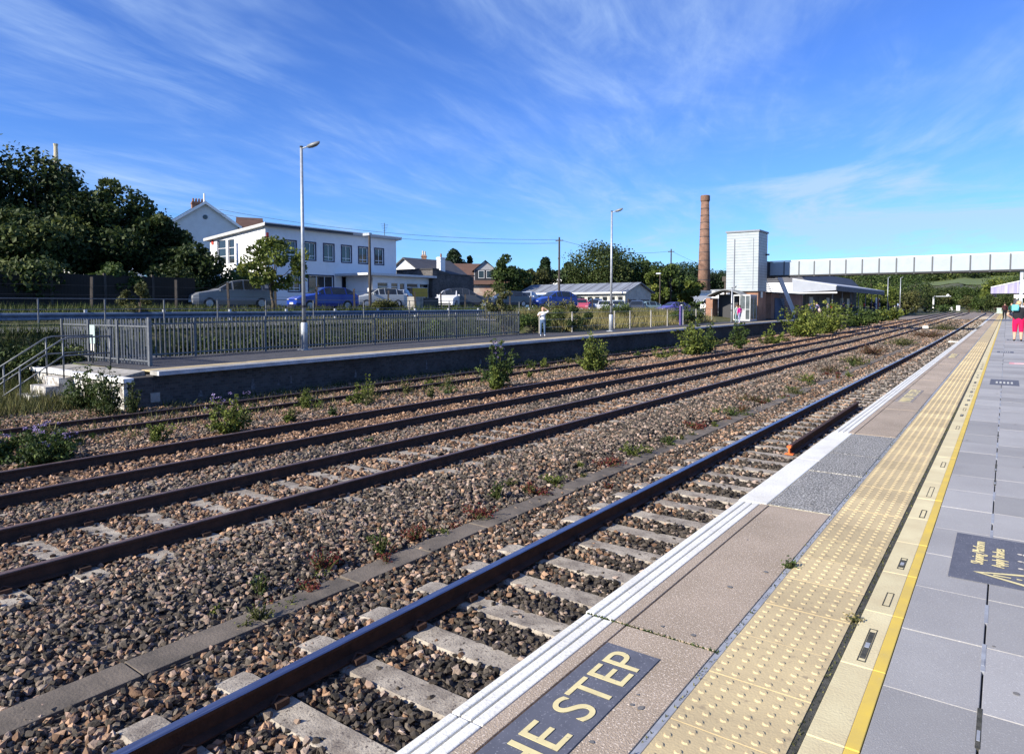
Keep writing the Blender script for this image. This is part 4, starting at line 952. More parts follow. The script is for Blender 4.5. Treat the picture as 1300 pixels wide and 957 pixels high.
mb.build('white_frame',plain('frame_offwhite',(.55,.56,.56)),t)
mb=MB(); mb.box(-21.27,-20.78,67.72,67.74,.2,2.5); mb.box(-20.72,-20.33,67.72,67.74,.2,2.5); mb.box(-20.31,-20.29,67.8,69.85,.2,2.5); mb.build('glazing',mat('lobby_glass',(.13,.15,.16),(.05,.06,.065),scale=1.2,rough=.1,spec=.8),t)
mb=MB(); mb.box(-21.27,-20.78,67.69,67.715,.22,1.1); mb.build('poster_panel',plain('poster_grey',(.4,.42,.42)),t)
mb=MB(); mb.box(-24.9,-24.2,68.2,69.8,.05,2.3); mb.build('brick_pier',M_redbrick,t)
mb=MB(); mb.box(-24.1,-22.1,69.7,69.9,.05,2.7); mb.build('opening_shade',M_dark,t)  # solid near-black slab painted as the shade of the lobby opening
# dark brick ancillary building and blue hoarding behind tower
t=thing('brick_annexe','low dark brick building with blue doors in the shade under the footbridge','building',(0,0,0))
mb=MB(); mb.box(-24.5,-21.0,77.6,92,.1,2.9); mb.build('wall',M_redbrick,t)
mb=MB(); mb.box(-24.7,-20.8,77.4,92.2,2.9,3.05); mb.build('roof',M_dark,t)
mb=MB(); mb.box(-21.0,-20.95,79,83,.1,2.4); mb.box(-23.6,-21.6,77.55,77.6,.1,2.3); mb.build('door',plain('door_blue',(.02,.05,.12)),t)
t=thing('blue_hoarding','dark blue panel hoarding between the lift tower and the stairs','hoarding',(0,0,0))
for k in range(4): mb=MB(); mb.box(-21.6,-21.54,73.3+k*.95,74.2+k*.95,.06,2.0); mb.build('panel',plain('hoarding_blue',(.015,.05,.13)),t)
mb=MB(); mb.box(-21.7,-21.62,73.3,77.1,1.0,1.1); mb.build('rail',M_galv,t)
# --- footbridge
t=thing('footbridge','long white panelled footbridge crossing above all the tracks','footbridge',(0,0,0))
xb0,xb1=-20.5,11.0; yb0,yb1=75.0,77.2
mb=MB(); mb.box(xb0,xb1,yb0+.06,yb1-.06,4.62,4.78); mb.build('deck',M_dark,t)
npn=int((xb1-xb0)/1.475)
for (yy,sgn) in ((yb0,-1),(yb1,1)):
    for k in range(npn+1):
        x=xb0+k*1.475; 
        if k<npn: mb=MB(); mb.box(x+.05,x+1.425,yy-.02,yy+.02,4.74,6.1); mb.build('side_panel',M_bridge,t)
        if k%1==0: mb=MB(); mb.box(x-.06,x+.06,yy-.05 if sgn<0 else yy-.03,yy+.03 if sgn<0 else yy+.05,4.55,6.14); mb.build('upright',plain('upright_grey',(.1,.11,.12)),t)
    mb=MB(); mb.box(xb0,xb1,yy-.07,yy+.07,6.14,6.24); mb.build('handrail',M_pvc,t)
    mb=MB(); mb.box(xb0,xb1,yy-.06,yy+.06,4.60,4.72); mb.build('edge_beam',plain('beam_dark',(.03,.032,.036)),t)
mb=MB(); mb.box(-22.6,-20.52,73.6,77.2,4.5,6.2); mb.build('lift_landing',M_dark,t)
for (x,y,z) in ((1.0,77.0,0),(1.0,75.3,0),(4.6,77,0)):
    mb=MB(); mb.box(x-.12,x+.12,y-.12,y+.12,z,4.6); mb.build('column',M_galv,t)
# stairs down to the far platform
t=thing('footbridge_stairs','steep enclosed stair with pale lattice sides dropping from the footbridge to the far platform','stairs',(0,0,0))
A=Vector((-20.3,77.3,4.7)); B_=Vector((-20.3,85.0,.1))
for dx in (0,-1.8):
    mb=MB(); mb.bar(A+Vector((dx,0,0)),B_+Vector((dx,0,0)),.06,.12); mb.build('stringer',plain('stringer_lilac',(.7,.68,.74)),t)
    mb=MB(); mb.bar(A+Vector((dx,0,1.05)),B_+Vector((dx,0,1.05)),.06); mb.build('handrail',M_pvc,t)
    mb=MB()
    for k in range(34): p=A.lerp(B_,k/33)+Vector((dx,0,0)); mb.bar(p,p+Vector((0,0,1.05)),.05)
    mb.build('baluster',M_pvc,t)
for k in range(20): p=A.lerp(B_,(k+.5)/20); mb=MB(); mb.box(p.x-1.75,p.x-.05,p.y-.16,p.y+.16,p.z-.03,p.z+.03); mb.build('tread',M_galv,t)
# --- station building and canopy on the far platform
t=thing('station_canopy','broad grey platform canopy with deep valance over waiting passengers on the far platform','canopy',(0,0,0))
mb=MB(); mb.add([(-25.2,104,5.35),(-19.3,104,4.25),(-19.3,150,4.3),(-25.2,150,5.4),(-25.2,104,5.5),(-19.3,104,4.42),(-19.3,150,4.47),(-25.2,150,5.55)],[(0,3,2,1),(4,5,6,7),(0,1,5,4),(1,2,6,5),(2,3,7,6),(3,0,4,7)]); mb.build('roof',mat('canopy_grey',(.5,.52,.56),(.4,.42,.46),scale=1),t)
mb=MB(); mb.prism([(-25.2,3.45),(-19.38,3.7),(-19.38,4.26),(-25.2,5.34)],'y',103.9,103.98); mb.build('end_valance',mat('valance_grey',(.34,.36,.40),(.3,.32,.36),scale=1),t)
mb=MB(); mb.box(-19.38,-19.3,104,150,3.62,4.28); mb.build('front_valance',mat('valance_dark',(.12,.13,.14),(.08,.09,.1),scale=2),t)
mb=MB(); mb.box(-25.3,-19.2,103.82,103.9,3.3,3.46); mb.build('gutter',M_pvc,t)
for y in (106,113,120,127,134,141,148): mb=MB(); mb.tube([(-20.2,y,.3),(-20.2,y,4.3)],.09,8); mb.build('column',M_palis,t)
t=thing('station_building','dark station building with pale doors and windows beneath the far canopy','building',(0,0,0))
mb=MB(); mb.box(-32,-24.2,108,150,.2,4.9); mb.build('wall',mat('station_wall',(.16,.15,.14),(.1,.1,.1),scale=1),t)
for (y,c_) in ((110,M_pvc),(116,M_dark),(122,M_pvc),(128,M_dark),(134,M_pvc),(140,M_pvc)): mb=MB(); mb.box(-24.2,-24.12,y,y+2.2,.3,2.9); mb.build('door',c_,t)
mb=MB(); mb.box(-29,-24.6,104.2,107.9,.3,4.9); mb.build('white_kiosk',M_whitew,t)
mb=MB(); mb.prism([(-33,4.9),(-23.6,4.9),(-25.5,6.9),(-31,6.9)],'y',106,152); mb.build('roof',M_slate,t)
for y in (120,138): mb=MB(); mb.box(-28.8,-27.6,y,y+1.4,6.5,8.6); mb.build('chimney',M_redbrick,t)
for k,(y,c_) in enumerate(((151.5,(.7,.7,.7)),(153.5,(.6,.12,.06)),(156,(.75,.75,.72)))):
    p=thing('poster_board',['plain white poster board beyond the far canopy','red topped poster board beyond the far canopy','cream poster board at the right end beyond the far canopy'][k],'poster board',(-21,y,.6))
    mb=MB(); mb.box(-.05,.05,0,1.6,.3,2.6); mb.build('board',plain('poster%d'%k,c_),p); mb=MB(); mb.box(-.04,.04,.1,.2,0,.3); mb.box(-.04,.04,1.4,1.5,0,.3); mb.build('leg',M_dark,p)
# white panelled railing at the far platform end
t=thing('white_railing','pale railing fencing the far end of the opposite platform','railing',(0,0,0))
mb=MB(); 
for k in range(40): mb.box(-19.6,-19.52,158+k*.6,158.2+k*.6,.7,1.9)
mb.box(-19.6,-19.52,158,182,1.9,2.0); mb.build('railing_panel',M_pvc,t)
# --- right hand canopy
t=thing('platform_canopy','pitched platform canopy with flaking lilac and white valance on the near platform','canopy',(0,0,.15))
mb=MB()
prof=[(-1.6,3.55),(4.2,5.0),(10,3.55)]
for (a,b) in zip(prof[:-1],prof[1:]): mb.add([(a[0],100,a[1]),(b[0],100,b[1]),(b[0],150,b[1]),(a[0],150,a[1]),(a[0],100,a[1]+.1),(b[0],100,b[1]+.1),(b[0],150,b[1]+.1),(a[0],150,a[1]+.1)],[(0,3,2,1),(4,5,6,7),(0,1,5,4),(1,2,6,5),(2,3,7,6),(3,0,4,7)])
mb.build('roof',M_pvc,t)
M_val=mat('valance_lilac',(.42,.40,.50),(.26,.24,.42),scale=1.2,contrast=(.45,.55),stretch=(1.2,1,.05))
mb=MB(); mb.prism([(-1.55,2.85),(9.95,2.85),(9.95,3.5),(4.2,4.95),(-1.55,3.5)],'y',99.88,99.96); mb.build('end_valance',M_val,t)
mb=MB(); mb.box(-1.6,-1.55,100,150,2.85,3.52); mb.build('side_valance',M_val,t)
for y in (103,111,119,127,135,143): mb=MB(); mb.tube([(1.0,y,0),(1.0,y,4.2)],.1,8); mb.build('column',M_pvc,t)
p=thing('hanging_sign','long white sign board hanging under the near platform canopy','sign',(.65,99.5,2.5))
mb=MB(); mb.box(0,3.4,-.05,.05,-.05,.32); mb.build('board',M_white,p); mb=MB(); mb.box(.5,.53,-.02,.02,.32,.6); mb.box(2.8,2.83,-.02,.02,.32,.6); mb.build('hanger',M_dark,p)
# purple and white totem
t=thing('totem_sign','narrow purple and white upright sign on the far platform by the wire fence','sign',(-21,52,0))
mb=MB(); mb.box(-.06,.06,-.22,.06,0,1.55); mb.build('purple_face',plain('purple',(.08,.05,.22)),t); mb=MB(); mb.box(-.061,.061,.062,.2,0,1.6); mb.build('white_edge',M_white,t)
# yellow board
t=thing('yellow_notice_board','mustard yellow board on posts in front of the white extension','notice board',(-45.2,46.6,1.2))
mb=MB(); mb.box(-.05,.05,0,2.0,1.15,2.0); mb.build('board',plain('mustard',(.45,.3,.03)),t); mb=MB(); mb.box(-.05,.05,.1,.2,0,1.15); mb.box(-.05,.05,1.8,1.9,0,1.15); mb.build('leg',M_dark,t)
# goods near the fence: white crates
t=thing('planter_crates','pale crate and dark bins stacked behind the crash barrier','crate',(-33.9,34.8,1.2))
mb=MB(); mb.box(-.4,.4,0,.8,0,.95); mb.build('pale_crate',M_conc,t); mb=MB(); mb.box(-.4,.4,.9,2.4,0,.9); mb.build('dark_bin',M_dark,t)
# signals
t=thing('signal_bracket','white signal post with a bracket arm far along the line left of the rails','signal',(-17.8,240,-.3))
mb=MB(); mb.tube([(0,0,0),(0,0,5)],.22,8); mb.build('post',M_pvc,t); mb=MB(); mb.box(0,4.4,-.08,.08,4.6,4.8); mb.build('bracket',M_galv,t); mb=MB(); mb.tube([(3.6,-.3,5.0),(3.6,-.2,5.0)],.35,12); mb.build('signal_head',M_pvc,t)
for k,(x,lab) in enumerate(((-12.6,'right hand white relay cabinet far down the line by the bend'),(-14.6,'left hand white relay cabinet far down the line by the bend'))):
    t=thing('relay_cabinet',lab,'cabinet',(x,262,-.3),group='white cabinets by the bend'); mb=MB(); mb.box(-.5,.5,-.4,.4,0,1.9-.4*k); mb.build('cabinet',M_pvc,t); mb=MB(); mb.box(-.55,.55,-.45,.45,1.9-.4*k,2.0-.4*k); mb.build('lid',M_galv,t)
mk=thing('marker_block','small white marker block on a stake between the middle track and the weeds','marker',(-6.6,80.6,-1.0)); mb=MB(); mb.box(-.25,.25,-.06,.06,.25,.5); mb.build('plate',M_white,mk); mb=MB(); mb.box(-.03,.03,-.03,.03,0,.25); mb.build('stake',M_dark,mk)
mk=thing('marker_block','small white block in the four foot of the near track','marker',(-3.0,58,-1.12)); mb=MB(); mb.box(-.3,.3,-.15,.15,0,.12); mb.build('block',M_white,mk)
mk=thing('rail_signal_box','low white and green cabinet at the far end of the near platform','cabinet',(-1.0,150,.2)); mb=MB(); mb.box(-.4,.4,-.4,.4,0,.9); mb.build('cabinet',plain('cabinet_green',(.35,.5,.42)),mk); mb=MB(); mb.box(-.45,.45,-.45,.45,.9,1.0); mb.build('lid',M_galv,mk)

# ------------------------------------------------------------------ cars
def car(x,y,z,rot,color,label,kind='hatch',L=4.2,name='parked_car',group='cars parked beyond the crash barrier'):
    t=thing(name,label,'van' if kind=='van' else 'car',(x,y,z),R(rot),group)
    W=.88; paint=mat('paint_%d_%d_%d'%tuple(int(c*255) for c in color),color,tuple(c*.9 for c in color),rough=.28,spec=.6,scale=.5)
    if kind=='hatch': P=[(0,.55,.0,.55),(.03,.72,.72,.6),(.25,.82,.84,.7),(1.05,.95,.98,.78),(1.15,.97,1.02,.76),(1.85,.98,1.42,.62),(2.3,.98,1.47,.62),(3.3,.98,1.44,.61),(3.85,.97,1.2,.66),(4.05,.95,1.02,.76),(4.18,.8,.82,.72),(4.2,.5,.5,.6)]
    elif kind=='estate': P=[(0,.5,.5,.6),(.03,.74,.74,.64),(.3,.88,.9,.72),(1.15,1.02,1.05,.78),(1.25,1.04,1.1,.76),(2.05,1.06,1.56,.63),(2.6,1.06,1.64,.63),(3.6,1.05,1.6,.62),(4.1,1.04,1.4,.66),(4.3,1.0,1.1,.76),(4.38,.8,.85,.72),(4.4,.5,.5,.6)]
    else: P=[(0,.6,.6,.75),(.05,.95,.97,.8),(.5,1.15,1.18,.84),(.6,1.2,1.3,.82),(1.1,1.25,1.95,.76),(1.6,1.25,2.05,.8),(4.6,1.25,2.05,.8),(4.9,1.2,1.95,.8),(4.95,.6,.6,.8)]
    k=L/P[-1][0]; mb=MB(); vs=[]
    for (px_,sh,tp,tw) in P:
        w=W*(1-.12*max(0,(.35-px_)/.35)-.08*max(0,(px_-(P[-1][0]-.25))/.25)); tp=max(tp,sh)
        zb=.22
        vs+=[(px_*k,-w*.92,zb),(px_*k,-w,.45),(px_*k,-w*.98,sh),(px_*k,-min(tw,w*.97),tp),(px_*k,min(tw,w*.97),tp),(px_*k,w*.98,sh),(px_*k,w,.45),(px_*k,w*.92,zb)]
    fs=[];n=len(P)
    for i in range(n-1):
        for q in range(7): fs.append((i*8+q,i*8+q+1,(i+1)*8+q+1,(i+1)*8+q))
        fs.append((i*8+7,i*8,(i+1)*8,(i+1)*8+7))
    fs+=[tuple(range(8)),tuple((n-1)*8+q for q in range(8))]
    mb.add(vs,fs); body=mb.build('body',paint,t,smooth=False)
    md=body.modifiers.new('b','BEVEL'); md.width=.03; md.segments=2; md.limit_method='ANGLE'; md.angle_limit=R(25)
    # windows as inset panes just proud of the body
    V_=[Vector(v) for v in vs]
    def pane(idx,name,ins=.12):
        c=sum((V_[i] for i in idx),Vector())/len(idx); nn=(V_[idx[1]]-V_[idx[0]]).cross(V_[idx[2]]-V_[idx[0]]).normalized()
        ctr=Vector((L/2,0,.8)); nn=nn if nn.dot(c-ctr)>0 else -nn
        mb=MB(); mb.add([V_[i].lerp(c,ins)+nn*.012 for i in idx]+[V_[i].lerp(c,ins)-nn*.01 for i in idx],[(0,1,2,3),(0,4,5,1),(1,5,6,2),(2,6,7,3),(3,7,4,0)]); mb.build(name,M_glass,t)
    gi=[i for i in range(n-1) if P[i+1][2]-P[i+1][1]>.25 or P[i][2]-P[i][1]>.25]
    if kind=='van':
        pane((3*8+3,3*8+4,4*8+4,4*8+3),'windscreen'); 
        for s_ in ((2,3),(5,4)): pane((4*8+s_[0],5*8+s_[0],5*8+s_[1],4*8+s_[1]),'side_window',.15)
    else:
        pane((4*8+3,4*8+4,5*8+4,5*8+3),'windscreen',.1); pane((8*8+3,8*8+4,9*8+4,9*8+3),'rear_window',.12)
        for s_ in ((2,3),(5,4)):
            for i in (5,6,7): pane((i*8+s_[0],(i+1)*8+s_[0],(i+1)*8+s_[1],i*8+s_[1]),'side_window',.14 if i==7 else .1)
            pane((4*8+s_[0],5*8+s_[0],5*8+s_[1],4*8+s_[1]),'side_window',.2)
    for wx in (.82*k,(P[-1][0]-.85)*k):
        for sy in (-1,1):
            mb=MB(); mb.tube([(wx,sy*(W-.2),.31),(wx,sy*(W+.015),.31)],.31,18); w_=mb.build('wheel',M_black,t)
            mb=MB(); mb.tube([(wx,sy*(W),.31),(wx,sy*(W+.025),.31)],.19,12); mb.build('rim',M_galv,w_)
    for sy in (-1,1):
        mb=MB(); mb.box(.02*k,.16*k,sy*.62-.15,sy*.62+.15,.58,.70); mb.build('headlight',plain('lamp_clear',(.75,.75,.78),.15),t)
        mb=MB(); mb.box(L-.12,L+.01,sy*.66-.09,sy*.66+.09,.72,.95); mb.build('tail_light',plain('lamp_red',(.5,.02,.02),.2),t)
        mb=MB(); mb.box(1.35*k,1.5*k,sy*.93-.07,sy*.93+.07,.98,1.1); mb.build('wing_mirror',paint,t)
    mb=MB(); mb.box(-.015,.04,-.26,.26,.38,.49); mb.build('number_plate',plain('plate_white',(.8,.8,.78)),t)
    mb=MB(); mb.box(L-.06,L+.03,-.26,.26,.55,.66); mb.build('number_plate',plain('plate_yellow',(.75,.6,.03)),t)
    mb=MB(); mb.box(-.01,.06,-.62,.62,.26,.36); mb.build('grille',M_black,t)
    return t
gz=lambda x,y: float(ground_z(x,y))+.06
car(-36.6,20.2,gz(-36.6,22)+.0,72,(.2,.21,.23),'silver grey estate car with its nose towards the dark trees left of the sapling','estate',4.5)
car(-36.0,26.4,gz(-36,27)-.1,76,(.015,.05,.33),'bright blue hatchback parked behind the tall lamp post','hatch',4.2)
car(-39.3,34.2,gz(-39,35),65,(.45,.47,.47),'pale silver small car beside the brown street light column','hatch',4.0)
car(-38.6,37.3,gz(-38,37),120,(.3,.32,.34),'grey hatchback with its front to the barrier right of the street light','hatch',4.0)
car(-37.6,42.4,gz(-37,42),115,(.7,.7,.7),'white hatchback nearest the stone building beside the dark estate','hatch',3.9)
car(-36.6,47.2,gz(-37,45),235,(.06,.065,.08),'dark estate car with a yellow rear plate facing the barrier','estate',4.4)
car(-37.6,48.2,gz(-37,48),70,(.07,.09,.12),'dark slate hatchback next to the dark estate','hatch',4.2)
car(-36.4,51.6,gz(-37,51),110,(.5,.55,.6),'silver blue car seen side on left of the large blue car','hatch',4.0)
car(-36.0,53.2,gz(-36,54),68,(.02,.06,.33),'large blue people carrier parked left of the leafy sapling','estate',4.6)
cols=[((.1,.2,.4),'mid blue hatchback third row, left of the telegraph pole'),((.04,.15,.12),'dark green hatchback left of the telegraph pole'),((.6,.6,.62),'white hatchback right of the telegraph pole'),((.5,.08,.12),'red hatchback in front of the shed porch'),((.1,.15,.25),'navy hatchback in front of the shed windows'),((.65,.66,.66),'white saloon close to the tall pale lamp post'),((.35,.4,.42),'grey car right of the tall pale lamp post'),((.05,.06,.08),'black hatchback at the right end of the shed row'),((.3,.45,.5),'pale teal car left of the shed shutter doors'),((.1,.1,.4),'violet blue car past the shed gable')]
sp=[(lambda a,D_:(D_*(-.586+.81*a),D_*(.81+.586*a)))((q-650)/867,D_) for q,D_ in ((676,70),(697,71),(716,72),(737,71),(752,73),(768,72),(786,74),(806,76),(800,82),(836,80))]
for (c,l),(x,y) in zip(cols,sp): car(x,y,gz(x,y),random.choice([60,75,110,250,120]),c,l,random.choice(['hatch','estate']),4.1)
car(-43.5,118,gz(-43,118),70,(.78,.78,.78),'white van parked left of the brick chimney stack','van',4.95,'parked_van','white vans far off by the chimney')
car(-40.5,121,gz(-40,121),110,(.75,.75,.75),'white van parked in front of the brick chimney stack','van',4.95,'parked_van','white vans far off by the chimney')
car(-35.0,104,gz(-35,104),70,(.04,.05,.1),'dark car parked left of the lift tower','estate',4.4)
t=thing('cream_building','low cream walled building partly hidden beyond the tree near the chimney stack','building',(-66,150,1.5),R(60)); mb=MB(); mb.box(0,16,0,8,0,3.4); mb.build('wall',M_whitew,t); mb=MB(); mb.box(-.3,16.3,-.3,8.3,3.4,3.7); mb.build('roof',M_galv,t)
t=thing('dark_gantry','dark timber loading frame between the chimney stack and the lift tower','frame',(-36.5,108,1.0)); mb=MB()
for x in (0,1.6): mb.box(x,x+.3,0,.3,0,5)
mb.box(-.3,2.4,-.1,3,4.4,5.2); mb.box(0,1.9,0,.3,2.6,2.9); mb.build('frame_timber',M_wood,t)
t=thing('white_shed','small pale flat roofed shed beside the chimney stack foot','shed',(-50,150,.8),R(60)); mb=MB(); mb.box(0,9,0,5,0,4.2); mb.build('wall',M_whitew,t); mb=MB(); mb.box(-.2,9.2,-.2,5.2,4.2,4.4); mb.build('roof',M_galv,t)
# ------------------------------------------------------------------ vegetation
def leaf_cloud(C,rad,n_per,size,flat=.0,shape=1.0):
    """leaf quads scattered round clump centres; returns V,F,rnd"""
    n=len(C)*n_per; c=np.repeat(C,n_per,0); r=np.repeat(rad,n_per)
    d=rng.normal(size=(n,3)); d/=np.linalg.norm(d,axis=1)[:,None]; rr=r*rng.uniform(.35,1.05,n)**.6
    P=c+d*rr[:,None]*np.array([1,1,.8])
    m=rotm(n); s=size*rng.uniform(.6,1.3,n)
    q=np.array([(-.5,0,0),(0,-.32*shape,.05),(.5,0,0),(0,.32*shape,.05)])
    V=P[:,None,:]+np.einsum('nij,kj->nki',m,q)*s[:,None,None]
    F=np.arange(n*4).reshape(n,4); rn=np.repeat(np.clip(np.repeat(rng.random(len(C)),n_per)*.6+rng.random(n)*.4,0,1),4)
    return V.reshape(-1,3),F,rn
def tree(name,label,cat,x,y,h,w,m,zb=None,n=2500,leaf=.3,clump=None,trunk=.25,low=.15,group=None,conic=0,nclump=None,d=None):
    z=float(ground_z(x,y)) if zb is None else zb
    t=thing(name,label,cat,(x,y,z),random.uniform(0,6.28),group)
    d=d or w; nc=nclump or int(14+w*d*h/14); nc=min(nc,150)
    u=rng.normal(size=(nc,3)); u/=np.linalg.norm(u,axis=1)[:,None]; rr=rng.uniform(.35,1,nc)**.5
    hc=h*(1-low)
    c0=(clump or w*.17); C=u*rr[:,None]*np.array([w/2-c0*.55,d/2-c0*.55,max(.2,hc/2-c0*.7)]); 
    lob=1+.22*np.sin(np.arctan2(u[:,1],u[:,0])*3+rng.uniform(0,6))+.12*rng.normal(size=nc); C[:,:2]*=lob[:,None]
    C[:,2]+=h*low+hc/2
    if conic: f=np.clip(1.25-(C[:,2]-h*low)/hc*1.15,.08,1.2); C[:,:2]*=f[:,None]
    cr=(clump or w*.17)*rng.uniform(.6,1.35,nc)
    if conic: cr*=np.clip(1.15-(C[:,2]/h)*.75,.3,1)
    V,F,rn=leaf_cloud(C,cr,max(6,n//nc),leaf)
    V[:,2]=np.maximum(V[:,2],.05)
    o=npmesh('crown',V,F,rn,m); o.parent=t
    mb=MB(); top=h*(low+.45*(1-low)); mb.tube([(0,0,-.3),(.05,0,h*.1),(random.uniform(-.3,.3)*.5,.1,top*.6),(0,0,top)],[trunk*1.3,trunk,trunk*.75,trunk*.4],9)
    b=mb.build('trunk',M_bark,t,smooth=True)
    idx=rng.choice(nc,min(nc,10),replace=False); mb=MB()
    for i in idx:
        st=Vector((0,0,top*random.uniform(.35,.9))); e=Vector(C[i]); mid=st.lerp(e,.5)+Vector((0,0,-.05*h)); mb.tube([st,mid,e],[trunk*.4,trunk*.25,trunk*.08],6)
    mb.build('limb',M_bark,b,smooth=True)
    return t
def polar(px_,D_):  # world ground point at a bearing tangent and forward distance
    a=(px_-650)/867; return (D_*(Fw[0]+Rg[0]*a),D_*(Fw[1]+Rg[1]*a))
# big dark trees on the left (height w label)
GT='large dark broadleaf trees on the bank at the left'
for (x,y,top,w,lab,n) in ((-53.5,13.5,13.6,11,'tallest dark tree at the left, partly outside the view',16000),(-50.6,18.2,11.4,8.5,'dark tree in front of the cream chimney pot',14000),(-47.5,20.8,10.2,7.0,'dark tree second from the right of the left hand row',11000),(-45.6,22.9,8.3,5.0,'dark tree at the right end of the left hand row, nearest the office',10000),(-44.5,14.5,7.0,7,'lower dark tree in front of the tall row',9000),(-46.0,19.0,7.2,6.5,'lower dark tree behind the parked estate car and small bush',9000),(-42.5,23.0,5.6,5,'low dark tree between the row and the white office',6000),(-47,8.5,9,8,'dark tree beyond the left edge of the picture',7000)):
    g=gz(x,y); tree('broadleaf_tree',lab,'tree',x,y,top-g,w,LF_dark,n=n,leaf=.30,low=.03,trunk=.3,group=GT)
tree('young_tree','bright yellow green sapling in front of the white office and silver car','tree',-32.6,22.7,4.6,3.9,LF_light,n=3600,leaf=.2,low=.18,trunk=.09,clump=.42,nclump=46)
tree('round_bush','round mid green bush tree standing before the dark trees','bush',-38.0,17.0,2.9,3.0,LF_mid,zb=1.3,n=4200,leaf=.2,low=.0,trunk=.1)
tree('olive_bush','feathery olive bush just behind the palisade gate','bush',-30.8,14.7,1.9,1.5,LF_olive,zb=.8,n=1800,leaf=.13,low=0,trunk=.05)
tree('leafy_bush','light green bush on the bank beside the office gable','bush',-41.5,26.0,2.3,5.0,LF_mid,n=3500,leaf=.22,low=0,trunk=.1)
tree('leafy_bush','dense dark green bush behind the person with raised arms','bush',-22.5,37.2,1.9,3.7,LF_dark,zb=-.3,n=5000,leaf=.13,low=0,trunk=.08,clump=.4)
tree('leafy_bush','dark bush just right of the palisade end behind the person','bush',-23.0,34.0,1.5,2.2,LF_mid,zb=-.3,n=2500,leaf=.13,low=0,trunk=.06)
tree('leafy_bush','smaller dark bush on the far platform bank left of the person','bush',-23.4,31.6,1.5,1.8,LF_olive,zb=-.3,n=2500,leaf=.13,low=0,trunk=.06)
tree('young_tree','wispy sapling above the end of the palisade fence','tree',-25.2,33.6,3.2,1.9,LF_olive,zb=-.4,n=1300,leaf=.15,low=.35,trunk=.05,clump=.3)
for k,(x,y,w,h,lab) in enumerate(((-24.5,23.5,2.6,1.7,'dark bramble mound seen through the palisade below the crash barrier'),(-24.4,27,2.2,1.5,'second bramble mound seen through the palisade, nearer the fence end'),(-24.5,17.5,2.5,1.1,'low bramble mound behind the tall lamp post'),(-32.3,30.8,1.8,.9,'weedy clump growing over the crash barrier'),(-21.9,54.5,2.6,1.6,'dark bush behind the purple totem sign'),(-22.6,57.6,3.2,1.7,'dark green bush between the totem sign and the lift tower'),(-27,43,3,1.4,'scrub on the grassy bank behind the wire fence'),(-25.5,49,3,1.5,'brown scrub at the top of the grassy bank'))):
    tree('bramble_bush',lab,'bush',x,y,h,w,[LF_olive,LF_mid,LF_dark][k%3],zb=gz(x,y)-.1 if x<-24 else -.1,n=1800,leaf=.14,low=0,trunk=.04,group='bramble and scrub mounds')
for k,(x,y,w,h) in enumerate(((-39,3,7,2.6),(-39.5,8.5,7,2.9),(-39.3,13.5,6,2.4),(-40.2,21.5,5,2.2),(-38.6,-3,8,3))):
    tree('undergrowth_bush',['dark undergrowth behind the board fence, second from the left edge','dark undergrowth behind the middle of the board fence','dark undergrowth behind the round green bush','dark undergrowth behind the silver estate car','dark undergrowth at the left edge behind the board fence'][k],'bush',x,y,h,w,LF_dark,n=4000,leaf=.25,low=0,trunk=.06,d=3.5,group='dark undergrowth below the big trees')
for k in range(9):
    tree('bank_bramble',['dark bramble behind the gate panel of the palisade','dark bramble second along behind the palisade','dark bramble third along behind the palisade','dark bramble just left of the tall lamp post behind the palisade','dark bramble right behind the tall lamp post','dark bramble just right of the tall lamp post behind the palisade','dark bramble seventh along behind the palisade','dark bramble near the far end of the palisade','dark bramble behind the last palisade panel'][k],'bush',-24.3-(.4 if k%2 else 0),8.3+k*2.7,1.15,3.4,LF_dark,zb=-.75,n=2400,leaf=.13,low=0,trunk=.04,d=1.6,group='dark brambles behind the palisade fence')
# hedge in front of the dormer house
tree('hedge','dark clipped hedge in front of the brown roofed dormer house','hedge',-55,63.5,2.6,9,LF_dark,n=6000,leaf=.25,low=0,d=3,nclump=60,clump=.9)
tree('hedge','mid green hedge between the dormer house and the long shed','hedge',-54,69.5,2.4,6,LF_olive,n=3500,leaf=.25,low=0,d=3,clump=.8)
far=[('conifer_tree','dark pine behind the dormer house roof',575,110,10.2,6,LF_conifer,1),('conifer_tree','small dark pine right of the first one behind the dormer house',596,112,9.0,3.4,LF_conifer,1),
('broadleaf_tree','bright green round tree right of the dormer house',645,98,8.2,5.0,LF_mid,0),('broadleaf_tree','olive tree between the bright round tree and the conifers',672,118,7.6,6,LF_olive,0),
('conifer_tree','dark conifer left of the nearer telegraph pole',692,125,9.6,5.5,LF_conifer,1),('conifer_tree','dark conifer right of the nearer telegraph pole',722,126,8.6,6,LF_conifer,1),
('broadleaf_tree','large dark tree directly behind the long shed',762,118,12.8,10.5,LF_dark,0),('broadleaf_tree','dark shoulder tree right of the large one behind the shed',785,128,10.5,7,LF_dark,0),
('broadleaf_tree','green tree above the right end of the shed roof',812,122,10.4,6.6,LF_mid,0),('broadleaf_tree','low dark tree left of the large one behind the shed',738,120,7.0,5,LF_dark,0),
('broadleaf_tree','light leafy tree beside the further telegraph pole',845,106,8.4,5.4,LF_mid,0),('broadleaf_tree','lighter leafy tree hiding the foot of the further telegraph pole',832,104,6.9,4,LF_light,0),
('broadleaf_tree','green tree left of the chimney stack foot',872,112,5.4,4,LF_light,0),('broadleaf_tree','green tree behind the chimney stack foot',866,175,9.0,9,LF_mid,0),
('broadleaf_tree','dark hilltop tree left of the chimney stack',868,225,15.8,15,LF_conifer,0),('broadleaf_tree','dark tree on the skyline between stack and lift tower',915,228,13.0,14,LF_conifer,0),('broadleaf_tree','second dark skyline tree left of the stack',846,230,13.6,12,LF_conifer,0)]
